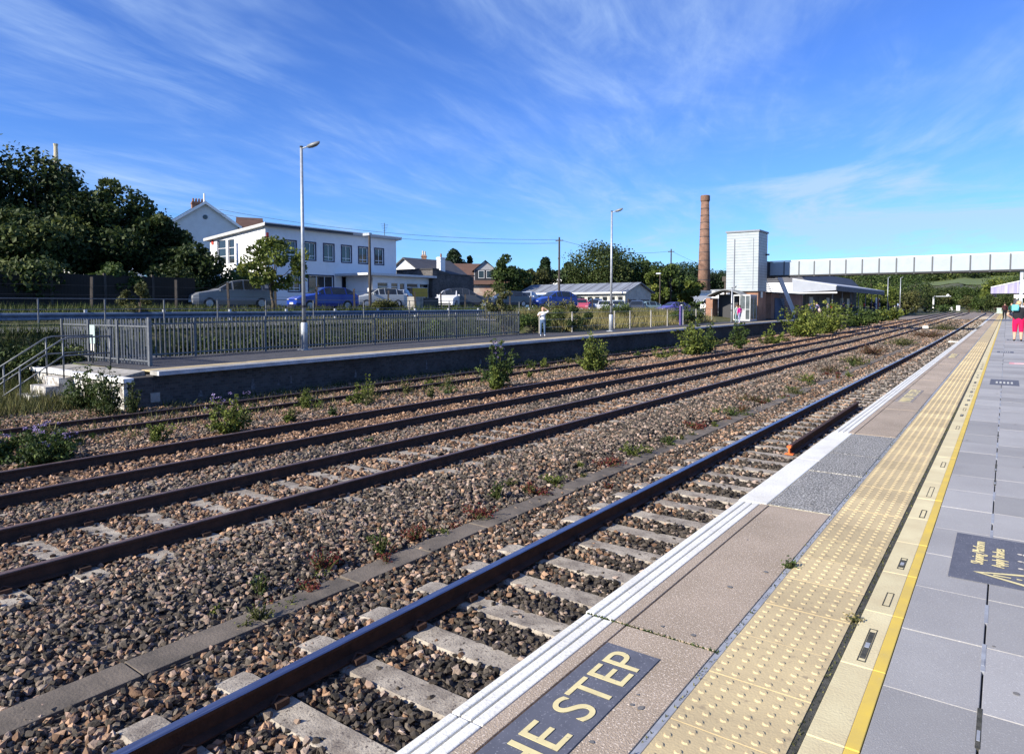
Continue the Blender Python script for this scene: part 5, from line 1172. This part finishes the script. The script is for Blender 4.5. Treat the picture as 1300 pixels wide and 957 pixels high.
for (nm,lab,px_,D_,top,w,m,con) in far:
    x,y=polar(px_,D_); g=gz(x,y); tree(nm,lab,'tree',x,y,top-g+(1.6 if con else .8),w*1.12,m,n=int(6500*min(1.3,(w/7)**1.3)+1500),leaf=.42 if D_<150 else .6,low=.05,trunk=.25,conic=con,group='trees beyond the car park')
# trees beyond the station, right of the bridge view
lst=[(1108,150,9.6,9,LF_mid),(1128,165,10.2,10,LF_mid),(1146,175,11.0,10,LF_mid),(1163,185,10.4,9,LF_dark),(1120,140,6.0,7,LF_light),(1150,150,5.4,7,LF_olive),(1176,210,7.8,9,LF_dark),(1188,240,6.2,10,LF_olive),(1192,290,9.0,12,LF_dark),(1205,300,10.0,13,LF_dark),(1222,290,8.6,12,LF_mid),(1236,250,9.4,11,LF_mid),(1250,270,8.2,12,LF_mid),(1262,225,11.5,9,LF_light),(1278,215,12.5,9,LF_light),(1292,205,12.0,9,LF_mid),(1230,200,4.4,6,LF_olive),(1246,190,4.2,6,LF_mid),(1213,240,4.8,8,LF_mid),(1265,180,5.5,7,LF_dark),(1285,175,6.0,8,LF_dark),(1310,185,9,10,LF_mid),(1097,190,11,11,LF_dark),(1070,200,12,13,LF_dark)]
for k,(px_,D_,top,w,m) in enumerate(lst):
    x,y=polar(px_,D_); g=gz(x,y); tree('broadleaf_tree','%s tree in the wooded belt beyond the station, number order %s along it'%('a','b'),'tree',x,y,top-g+.4,w,m,n=2600,leaf=.42 if D_<220 else .6,low=.0,trunk=.25,group='trees in the belt beyond the station')['label']=[
 'mid green tree under the left part of the footbridge beside the canopy end','mid green tree right of the canopy end under the footbridge','taller green tree behind the pair of slim lamp posts','dark tree just right of the pair of slim lamp posts','light low tree at the canopy end','olive low tree behind the white railing','dark tree left of the white signal post','olive tree behind the white signal post','dark tree standing before the pasture, first from the left','dark tree standing before the pasture, second from the left','green tree before the middle of the pasture','green tree before the right of the pasture','green tree left of the near canopy tip','bright green tree over the tip of the near canopy','bright tree above the near canopy roof','green tree above the near canopy beside the white bridge column','low olive bush tree where the rails bend away','low green bush tree left of the platform end','low green tree behind the white cabinets','dark low tree beyond the end of the near platform','dark tree behind the passengers under the near canopy','green tree at the right edge behind the near canopy','dark tree behind the station building, right one','dark tree behind the station building, left one'][k]
# far-off woods reading as one mass on the hill
def woods(n,fun,m,hgt,leaf,lab):
    C=np.array([fun() for _ in range(n)]); z=ground_z(C[:,0],C[:,1]); cc=np.stack([C[:,0],C[:,1],z+hgt*rng.uniform(.2,.6,n)],-1)
    V,F,rn=leaf_cloud(cc,hgt*rng.uniform(.45,.8,n),60,leaf); stuff(npmesh('woodland',V,F,rn,m),lab,'woodland')
def ridge():
    while True:
        x=rng.uniform(-300,170); yb=505+.65*(x+100); y=yb+abs(rng.normal(0,110))
        if y>860 or y<440 or (-230<x<-150 and 565<y<795) or (x<-80 and rng.random()<.5): continue
        return x,y
woods(1300,ridge,LF_dark,7,2.0,'dark distant woodland and hedgerows covering the hill')
def ridge2(): return rng.uniform(-420,-150),rng.uniform(300,480)
woods(400,ridge2,LF_conifer,6,2.0,'dark distant wood behind the station and chimney stack')
def hedge_line():
    u=rng.random(); return (-120+180*u+rng.normal(0,1.5),585+20*math.sin(u*4)+rng.normal(0,1.5)) if rng.random()<.5 else (-120+rng.normal(0,2)+u*40,475+200*u)
woods(220,hedge_line,LF_dark,6,1.4,'thin hedgerow crossing the pasture')
def lowveg():
    while True:
        y=rng.uniform(110,360); x=rng.uniform(-75,20) 
        if -19.5-y*0<x<-1.0+.0 and y<330: 
            if not (-19<x<-14 and y>205): continue
        if x>-27 and x<-18 and y<200: continue
        if x>-2 and y<200: continue
        return x,y
woods(420,lowveg,LF_mid,2.0,.6,'low scrub beside the line beyond the station')

# blades of grass
def grass(n,fun,h,m,lab,w=.012,cat='grass'):
    P=np.array([fun() for _ in range(n)]); z=P[:,2]; a=rng.uniform(0,6.28,n); hh=h*rng.uniform(.4,1.2,n); ln=rng.normal(0,.3,(n,2))*hh[:,None]
    dx=np.cos(a)*w*rng.uniform(.6,1.4,n); dy=np.sin(a)*w
    V=np.stack([np.stack([P[:,0]-dx,P[:,1]-dy,z],-1),np.stack([P[:,0]+dx,P[:,1]+dy,z],-1),np.stack([P[:,0]+ln[:,0],P[:,1]+ln[:,1],z+hh],-1)],1)
    return stuff(npmesh('grass' if cat=='grass' else 'weeds',V.reshape(-1,3),np.arange(n*3).reshape(n,3),np.repeat(rng.random(n),3),m),lab,cat)
def fr(x0,x1,y0,y1):
    def f():
        x=rng.uniform(x0,x1); y=rng.uniform(y0,y1); return x,y,float(ground_z(x,y))-.02
    return f
def clumpy(f,cs,r):
    def g():
        cx_,cy_=cs[rng.integers(len(cs))]; x=cx_+rng.normal(0,r); y=cy_+rng.normal(0,r); return f(x,y)
    return g
grass(9000,fr(-24.6,-19.2,1.5,8.1),.42,LF_olive,'rough grass around the foot of the steps')
grass(900,fr(-26.5,-18.9,2,8.1),.4,LF_straw,'dry straw coloured grass around the foot of the steps')
grass(9000,fr(-26,-19.3,-3,3),.3,LF_olive,'rough grass at the left beyond the steps')
grass(9000,fr(-25.6,-22.5,0,10),.5,LF_dark,'grass on the slope left of the palisade gate')
grass(7000,fr(-37,-30.6,-4,20),.45,LF_dark,'long grass in front of the board fence',w=.02)
grass(9000,fr(-26.2,-23.7,8,32),.4,LF_dark,'grass on the bank behind the palisade fence')
grass(12000,fr(-28,-21.6,35,62),.75,LF_straw,'long dry grass on the bank behind the wire fence',w=.02)
grass(9000,fr(-28,-24.2,35,62),.8,LF_olive,'green grass on the bank behind the wire fence',w=.02)
grass(6000,fr(-33.6,-30.7,2,60),.5,LF_mid,'weedy verge behind the crash barrier',w=.02)
grass(5000,fr(-36.5,-33,2,34),.35,LF_olive,'verge along the timber posts',w=.02)
bal=lambda x,y:(x,y,float(bed_z(x,y)))
grass(2600,lambda:bal(rng.uniform(-18.2,-14),abs(rng.normal(0,14))+5),.22,LF_olive,'sparse grass along the disused siding')
cs=[(-18.0,s) for s in np.arange(9.5,60,1.1)]
grass(3000,clumpy(bal,cs,.22),.2,LF_mid,'weeds at the foot of the far platform wall')

# weeds and bushes on the ballast: each clump is a thing
def weed(x,y,h,r,m,label,n=500,leaf=.06,stems=9,name='weed_plant',cat='plant',group='weeds growing through the ballast',flowers=None,nf=0,z=None):
    z=float(bed_z(x,y)) if z is None else z
    t=thing(name,label,cat,(x,y,z),0,group)
    C=[];mb=MB()
    for k in range(stems):
        a=random.uniform(0,6.28); rr=r*random.uniform(.1,.9); e=Vector((rr*math.cos(a),rr*math.sin(a),h*random.choice([.35,.55,.75,.9,1.1])*random.uniform(.85,1.1)*(1-.3*(rr/r)**2))); b=e*.25; b.z=0
        mb.tube([b,b.lerp(e,.5)+Vector((0,0,.08*h)),e],[.012,.009,.004],4)
        for q in (.3,.5,.7,.85,1): C.append(b.lerp(e,q)+Vector((random.uniform(-1,1),random.uniform(-1,1),0))*r*.12)
    st=mb.build('stem',LF_olive,t)
    C=np.array([tuple(c) for c in C]); V,F,rn=leaf_cloud(C,max(.03,r*.13)*rng.uniform(.4,1.7,len(C)),max(3,int(n*.8)//len(C)),leaf); V[:,2]=np.maximum(V[:,2],0)
    mi=np.zeros(len(F),int)
    if flowers is not None:
        idx=rng.choice(len(C),nf); C2=C[idx]+rng.normal(0,r*.15,(nf,3)); C2[:,2]=h*rng.uniform(.75,1.15,nf)
        V2,F2,rn2=leaf_cloud(C2,np.full(nf,.04),12,.03); F=np.concatenate([F,F2+len(V)]); V=np.concatenate([V,V2]); rn=np.concatenate([rn,rn2]); mi=np.concatenate([mi,np.ones(len(F2),int)])
    o=npmesh('foliage',V,F,rn,[m,flowers or m],mi); o.parent=t
    return t
weed(-12.9,4.6,.5,.65,LF_mid,'leafy green clump with purple flowers at the left edge between the tracks',3800,.065,34,flowers=LF_purple,nf=22)
weed(-13.9,4.2,.5,.6,LF_mid,'leafy clump with purple flowers partly cut by the left picture edge',3200,.065,30,flowers=LF_purple,nf=14)
weed(-14.6,5.2,.45,.45,LF_olive,'smaller purple flowered clump behind the left edge clump',1500,.055,18,flowers=LF_purple,nf=14)
weed(-13.3,6.6,.38,.35,LF_light,'low bright green clump under the end wall, left of the flowering bush',1100,.05,16)
weed(-12.9,7.9,.75,.50,LF_light,'tall green bush with pale mauve flowers, nearest below the platform corner',2600,.06,28,flowers=LF_purple,nf=14)
weed(-18.0,7.75,1.0,.6,LF_dark,'ivy dark shrub against the whitewashed end wall',3200,.06,26,z=-1.2)
weed(-19.4,7.9,.95,.65,LF_mid,'leafy green shrub against the end wall beside the steps',3600,.065,30,z=-1.2)
weed(-17.2,8.0,.8,.35,LF_dark,'thin dark leaved shrub at the corner of the end wall',1500,.05,20,z=-1.2)
weed(-14.7,11.3,.5,.4,LF_light,'low green clump below the lamp post between siding and far track',900,.055,12)
weed(-14.3,12.6,.6,.45,LF_light,'green clump with a pale tuft just right of the low one',1200,.055,14)
weed(-14.9,13.5,1.1,.12,LF_light,'single tall thin weed with a leafy top before the platform wall',260,.06,3)
weed(-13.4,14.6,.35,.3,LF_olive,'small olive weed on the ballast before the siding rails',500,.05,10)
weed(-13.3,17.6,1.35,.75,LF_mid,'large loose bush with dark stems, nearest of the tall ballast bushes',3000,.085,30,flowers=LF_purple,nf=14)
weed(-12.9,17.0,.6,.45,LF_light,'bright low growth at the foot of the nearest tall ballast bush',1200,.075,14)
weed(-13.7,24.4,1.45,.85,LF_light,'second tall ballast bush, bright at its base, left of the pale lamp post foot',3200,.1,30)
weed(-14.2,26.0,.8,.7,LF_olive,'dull low bush right beside the second tall ballast bush',1400,.09,16)
weed(-13.7,35.7,1.6,1.2,LF_light,'wide ballast bush third along, below the purple totem',3000,.13,32)
weed(-13.9,38.2,1.5,.9,LF_mid,'darker bush joined to the right of the third ballast bush',1800,.13,20)
weed(-13.2,42.0,1.7,.7,LF_mid,'slim leafy bush in front of the glazed lobby',1700,.13,20)
weed(-13.1,49,1.3,.8,LF_light,'small bush in front of the lift tower base',1300,.14,16)
weed(-13.7,60.5,2.5,2.0,LF_light,'big green bush left of the pair hiding the passengers',3600,.2,36)
weed(-13.5,68.0,2.7,2.5,LF_light,'big green bush right of the pair hiding the passengers',3800,.22,36)
weed(-14.6,92,1.8,2.4,LF_mid,'wide low bush below the far canopy end',2200,.28,24)
weed(-14.8,104,2.2,2.6,LF_mid,'wide low bush beyond the far canopy',2200,.3,24)
weed(-15.0,122,1.8,2.8,LF_light,'furthest green bush between the rails and the far platform',2200,.35,24)
for k,(x,y,h,r,m,l) in enumerate([(-5.35,11.0,.22,.42,LF_light,'bright green tuft along the trough in the middle distance'),(-5.25,12.3,.16,.3,LF_mid,'green tuft just beyond the bright one on the trough edge'),(-5.4,8.5,.14,.25,LF_light,'small green tuft left of a red weed patch by the trough'),(-5.55,7.3,.25,.16,LF_mid,'narrow upright green weed by the trough lids'),(-5.3,4.95,.34,.1,LF_mid,'upright dark green weed in the foreground ballast'),(-5.42,4.3,.2,.22,LF_red,'red stemmed weed clump in the foreground ballast'),(-5.22,3.95,.1,.16,LF_red,'low red weed mat on the trough lid in the foreground'),(-5.35,5.5,.2,.2,LF_red,'dark red clump beside the trough, second from the camera'),(-5.28,6.6,.14,.28,LF_red,'red weed patch third along the trough'),(-5.3,7.9,.12,.3,LF_red,'red weed patch beyond the narrow upright weed'),(-5.0,3.3,.16,.14,LF_olive,'small grey green weed nearest the bottom left'),(-5.45,3.6,.2,.12,LF_mid,'thin green weed in the near ballast slope'),(-5.3,10.0,.13,.35,LF_red,'reddish patch under the bright green tuft'),(-5.4,14.2,.15,.4,LF_red,'dark red patch beyond the green tufts'),(-5.3,16.5,.18,.5,LF_mid,'green weed patch left of the spare rail'),(-5.6,19,.2,.6,LF_rust,'wide red weed patch level with the spare rail end'),(-5.1,21.5,.22,.5,LF_olive,'olive weed patch past the spare rail'),(-5.5,25,.3,.5,LF_light,'bright green weed standing past the spare rail'),(-5.6,29,.3,.8,LF_rust,'broad reddish weeds in the middle distance'),(-5.4,34,.35,.9,LF_olive,'broad olive weeds in the middle distance'),(-5.8,41,.4,1.1,LF_rust,'red brown weeds before the footbridge shadow'),(-5.6,52,.45,1.5,LF_olive,'olive weeds before the footbridge shadow'),(-5.4,66,.5,1.8,LF_rust,'red brown weeds at the footbridge shadow'),(-5.3,84,.8,2.2,LF_olive,'scrubby weeds beyond the footbridge shadow'),(-9.9,9.0,.1,.12,LF_mid,'tiny green weed between the far and middle tracks'),(-10.9,6.2,.08,.1,LF_red,'tiny red weed near the left end of the far track')]):
    weed(x,y,h,r,m,l,n=int((180+700*r)*(1.5 if m is LF_red else 1)),leaf=.022+.02*min(1,y/14)+.05*(y>30),stems=int(10+20*r),group='small weeds along the cable trough')
weed(-.97,4.06,.03,.05,LF_mid,'tiny green weed in the joint beside the tactile paving',90,.018,8,z=0,group='weeds in the platform joints')
weed(-.545,3.55,.02,.05,LF_straw,'dry brown tuft in the tactile paving joint',80,.016,6,z=0,group='weeds in the platform joints')
for k in range(46):
    x=random.uniform(-18.1,-13.0); y=9+random.random()**1.3*46; m=random.choice([LF_mid,LF_light,LF_olive,LF_olive,LF_mid]); sc=.6+y/45
    weed(x,y,random.uniform(.12,.45)*sc,random.uniform(.15,.5)*sc,m,'weed',n=int(260+240*sc),leaf=.035+.05*min(1,y/40),stems=12,group='scattered weeds around the disused siding')['label']='scattered green weed growing in the ballast of the disused siding'
for k in range(40):
    x=-5.25+random.gauss(0,.22); y=3+random.random()**1.5*30; m=random.choice([LF_red,LF_red,LF_mid,LF_olive,LF_light]); sc=.7+y/30
    weed(x,y,random.uniform(.05,.16)*sc,random.uniform(.06,.2)*sc,m,'weed',n=int(90+90*sc),leaf=.02+.03*min(1,y/25),stems=9,group='scattered seedlings beside the cable trough')['label']='small scattered seedling on the ballast beside the cable trough'
def mossy(): 
    x=-.545+rng.normal(0,.008) if rng.random()<.7 else -.97+rng.normal(0,.006); return x,rng.uniform(1.6,12),-.006
grass(1300,mossy,.012,LF_olive,'moss and grit in the paving joints',w=.004,cat='weeds')
def mossx(): return rng.uniform(-1.62,-.97),2.87+rng.normal(0,.006),-.006
grass(350,mossx,.012,LF_mid,'moss in the coping joint',w=.004,cat='weeds')

# ------------------------------------------------------------------ people
def person(x,y,z,rot,label,top,legs,hair=(.1,.06,.03),skin=(.62,.38,.27),pose='stand',h=1.7,bare_leg=False,bare_arm=True,shoe=(.03,.03,.03),stout=1.0,extra=None,group=None):
    k=h/1.7
    J={'hip':(0,0,.92,.15*stout),'waist':(0,0,1.08,.135*stout),'chest':(0,.01,1.28,.15*stout),'neck0':(0,0,1.43,.075),'neck':(0,.01,1.49,.055),'head0':(0,.02,1.56,.085),'head1':(0,.015,1.64,.09),'head2':(0,0,1.685,.05)}
    E=[('hip','waist'),('waist','chest'),('chest','neck0'),('neck0','neck'),('neck','head0'),('head0','head1'),('head1','head2')]
    for s,sx in (('l',-1),('r',1)):
        st=.10 if pose=='walk' else 0
        J['th'+s]=(sx*.10,0,.84,.10*stout); J['kn'+s]=(sx*.11,sx*st*.9+.02,.49,.068*stout); J['an'+s]=(sx*.115,sx*st*1.6-.01,.10,.045); J['to'+s]=(sx*.125,sx*st*1.6+.15,.035,.035)
        E+=[('hip','th'+s),('th'+s,'kn'+s),('kn'+s,'an'+s),('an'+s,'to'+s)]
        J['sh'+s]=(sx*.19,0,1.39,.062); 
        if pose=='arms_up': el=(sx*.40,.10,1.50); ha=(sx*.17,.16,1.62)
        elif pose=='wave': el,ha=((-.36,.10,1.47),(-.06,.16,1.66)) if sx<0 else ((.30,.12,1.2),(.12,.2,1.32))
        elif pose=='hold': el=(sx*.26,.0,1.12); ha=(sx*.12,.24,1.10)
        elif pose=='hips': el=(sx*.40,-.06,1.14); ha=(sx*.2,.06,1.0)
        else: el=(sx*.25,-.02,1.12); ha=(sx*.26,.06+sx*(.08 if pose=='walk' else 0),.86)
        J['el'+s]=(*el,.045*stout**.5); J['wr'+s]=(*ha,.032); hv=Vector(ha)-Vector(el); hv=hv.normalized()*.11+Vector(ha); J['ha'+s]=(*hv,.03)
        E+=[('chest','sh'+s),('sh'+s,'el'+s),('el'+s,'wr'+s),('wr'+s,'ha'+s)]
    names=list(J); me=bpy.data.meshes.new('b'); me.from_pydata([tuple(c*k for c in J[n][:3]) for n in names],[(names.index(a),names.index(b)) for a,b in E],[])
    ob=bpy.data.objects.new('b',me); COL.objects.link(ob); md=ob.modifiers.new('s','SKIN'); 
    for i,n in enumerate(names): me.skin_vertices[0].data[i].radius=(J[n][3]*k,J[n][3]*k*(.72 if n in('hip','waist','chest') else 1)); me.skin_vertices[0].data[i].use_root=(i==0)
    sb=ob.modifiers.new('d','SUBSURF'); sb.levels=1; sb.render_levels=1
    bpy.context.view_layer.update(); dg=bpy.context.evaluated_depsgraph_get(); m2=bpy.data.meshes.new_from_object(ob.evaluated_get(dg)); bpy.data.objects.remove(ob)
    cm=lambda c:plain('cloth_%d_%d_%d'%tuple(int(q*255) for q in c),c,.85,spec=.2)
    m2.materials.clear()
    for m in (cm(skin),cm(top),cm(legs),cm(shoe)): m2.materials.append(m)
    for p in m2.polygons:
        c=p.center/k; a=abs(c.x)
        if c.z>1.46 and a<.15: i=0
        elif a>.2 and c.z>.7: i=0 if (bare_arm and (Vector(c)-Vector(J['shl' if c.x<0 else 'shr'][:3])).length>.22) or (Vector(c)-Vector(J['wrl' if c.x<0 else 'wrr'][:3])).length<.06 else 1
        elif c.z>.98 and not(a<.2 and c.y>.13 and bare_arm): i=1
        elif c.z>.98: i=0
        elif c.z<.085: i=3
        elif c.z<.42 and bare_leg: i=0
        else: i=2
        p.material_index=i
    m2.shade_smooth(); o=bpy.data.objects.new('person',m2); COL.objects.link(o); o.location=(x,y,z); o.rotation_euler.z=R(rot); tag(o,label,'person',group)
    mb=MB(); n=10; 
    hv=[]
    for i,(zz,r,yo) in enumerate(((1.56,.075,-.03),(1.60,.098,-.02),(1.66,.1,-.008),(1.705,.075,0),(1.725,.03,0))): 
        for q in range(n): a=2*math.pi*q/n; hv.append((r*math.cos(a)*k,(r*math.sin(a)*(1 if math.sin(a)<0 else .72)+yo)*k,zz*k))
    mb.add(hv,[(i*n+q,i*n+(q+1)%n,(i+1)*n+(q+1)%n,(i+1)*n+q) for i in range(4) for q in range(n)]+[tuple(4*n+q for q in range(n))]); mb.build('hair',cm(hair),o,smooth=True)
    # face: nose, eyes, ears
    mb=MB(); mb.tube([(0,.095*k,1.60*k),(0,.118*k,1.575*k)],[.008*k,.014*k],5); mb.build('nose',cm(skin),o)
    mb=MB(); 
    for sx in (-1,1): mb.tube([(sx*.032*k,.088*k,1.605*k),(sx*.032*k,.098*k,1.605*k)],.009*k,6)
    mb.build('eye',M_dark,o)
    return o
def bag(parent_xyz,rot,c,label,w=.34,h=.42,d=.18,name='backpack'):
    t=thing(name,label,'bag',parent_xyz,R(rot)); mb=MB(); mb.box(-w/2,w/2,-d/2,d/2,0,h); mb.build('bag_body',plain('bag_%d'%int(c[0]*255+c[1]*90),c),t,bevel=.05); mb=MB(); mb.box(-w/2*.7,w/2*.7,-d/2-.05,-d/2,.04,h*.5); mb.build('pocket',plain('bag_%d'%int(c[0]*255+c[1]*90),c),t,bevel=.02); return t
# near platform (rot: 0 faces +Y, away from the camera)
person(.42,35.9,.0,0,'stout blonde woman in black top and bright red cropped trousers on the near platform',(.02,.02,.025),(.72,.01,.09),hair=(.5,.36,.2),pose='hips',h=1.70,bare_leg=True,stout=1.35)
bag((.30,35.72,1.28),0,(.15,.55,.6),'turquoise bag on the back of the woman in red trousers',.26,.28,.12,'shoulder_bag')
person(-.15,91.5,ngr(91.5),20,'person in dark coat and rust red top standing near the yellow line',(.06,.02,.025),(.01,.01,.012),hair=(.05,.03,.02),h=1.78,bare_arm=False,stout=1.15)
person(.45,96,ngr(96),200,'person in dark green coat behind the one in the dark coat',(.02,.09,.07),(.03,.04,.07),h=1.75,bare_arm=False,stout=1.1)
person(.85,93,ngr(93),150,'person in teal top facing the camera left of the woman in red trousers',(.05,.3,.33),(.03,.03,.05),h=1.72)
person(1.5,90,ngr(90),180,'person in grey top behind the woman in red trousers',(.4,.4,.42),(.05,.05,.06),hair=(.4,.3,.2),h=1.75)
person(1.35,98,ngr(98),160,'person in pale pink top under the near canopy',(.6,.35,.33),(.05,.05,.07),h=1.7)
person(2.1,94,ngr(94),170,'person in navy top at the right picture edge',(.03,.04,.1),(.03,.03,.03),h=1.8)
# far platform
person(-20.1,30.6,fz(30.6),215,'person in white t-shirt and jeans with one arm raised on the far platform',(.8,.8,.82),(.08,.13,.22),pose='wave',h=1.54,hair=(.2,.12,.06),shoe=(.75,.75,.75))
person(-18.75,59.6,fz(59.6),60,'person in bright pink top and pale trousers walking by the lift lobby',(.8,.03,.3),(.33,.33,.5),pose='walk',h=1.55,hair=(.12,.07,.05),shoe=(.7,.65,.6),bare_arm=False)
person(-19.3,60.6,fz(60.6),60,'person in pale grey green top hidden behind the short pale post',(.4,.5,.47),(.2,.3,.32),h=1.6,bare_arm=False)
for l,(x,y,a) in zip(['person in white top beneath the left edge of the far canopy','person in grey top behind the bushes under the far canopy','person in navy top before the far canopy columns','person in maroon top before the far canopy columns','person in teal top by the foot of the footbridge stairs'],((-20.6,98,(.7,.7,.7)),(-19.6,100,(.3,.3,.32)),(-19.3,109,(.03,.04,.1)),(-19.4,116,(.2,.03,.05)),(-19.8,90,(.04,.2,.22)))): person(x,y,fz(y),random.uniform(0,360),l,a,(.03,.03,.05),h=random.uniform(1.6,1.8),group='passengers on the far platform')
lab=['person in blue jacket left under the far canopy','person in lilac top under the far canopy','small person in white and pink top in front of the far canopy','person in rust red top deep under the far canopy','person in dark clothes under the far canopy between the lilac and red tops','person in black at the poster boards','person in white top at the poster boards','person in navy leaning by the poster boards','person in red top beyond the canopy columns','person in dark coat beside the far column']
dat=[(-21.0,96.5,(.03,.06,.3),(.02,.02,.03),1.65),(-19.9,95,(.35,.3,.5),(.05,.05,.08),1.75),(-19.3,93.5,(.75,.6,.6),(.6,.35,.4),1.2),(-20.3,106,(.35,.03,.02),(.03,.03,.04),1.7),(-21.5,101,(.03,.03,.035),(.02,.02,.02),1.75),(-19.9,138,(.02,.02,.025),(.02,.02,.03),1.75),(-19.7,147,(.75,.75,.75),(.05,.06,.1),1.7),(-19.8,142,(.03,.04,.12),(.03,.03,.05),1.75),(-19.9,131,(.5,.06,.04),(.04,.04,.05),1.7),(-19.7,112,(.04,.04,.05),(.02,.02,.02),1.8)]
for l,(x,y,a,b,h) in zip(lab,dat): person(x,y,fz(y),random.uniform(0,360),l,a,b,h=h,bare_arm=random.random()<.5,pose=random.choice(['stand','hold']),group='passengers on the far platform')
cr=['white shirted passenger at the left of the far crowd by the railing','navy dressed passenger second in the far crowd by the railing','pale blue shirted passenger in the middle of the far crowd','black dressed passenger in the middle of the far crowd','grey topped passenger right of the middle of the far crowd','white topped passenger at the right end of the far crowd','maroon topped passenger just left of the slim lamp post pair','dark passenger between the two slim lamp posts']
cd=[(-19.0,161,(.7,.7,.7)),(-18.9,164,(.03,.04,.12)),(-18.95,168,(.4,.5,.7)),(-18.8,171,(.02,.02,.03)),(-18.9,175,(.4,.4,.42)),(-18.8,179,(.75,.75,.74)),(-18.9,153,(.25,.03,.05)),(-18.8,157,(.04,.04,.06))]
for l,(x,y,c) in zip(cr,cd): person(x,y,fz(y),random.uniform(0,360),l,c,(.03,.04,.07),h=random.uniform(1.6,1.8),group='crowd at the far end of the opposite platform')
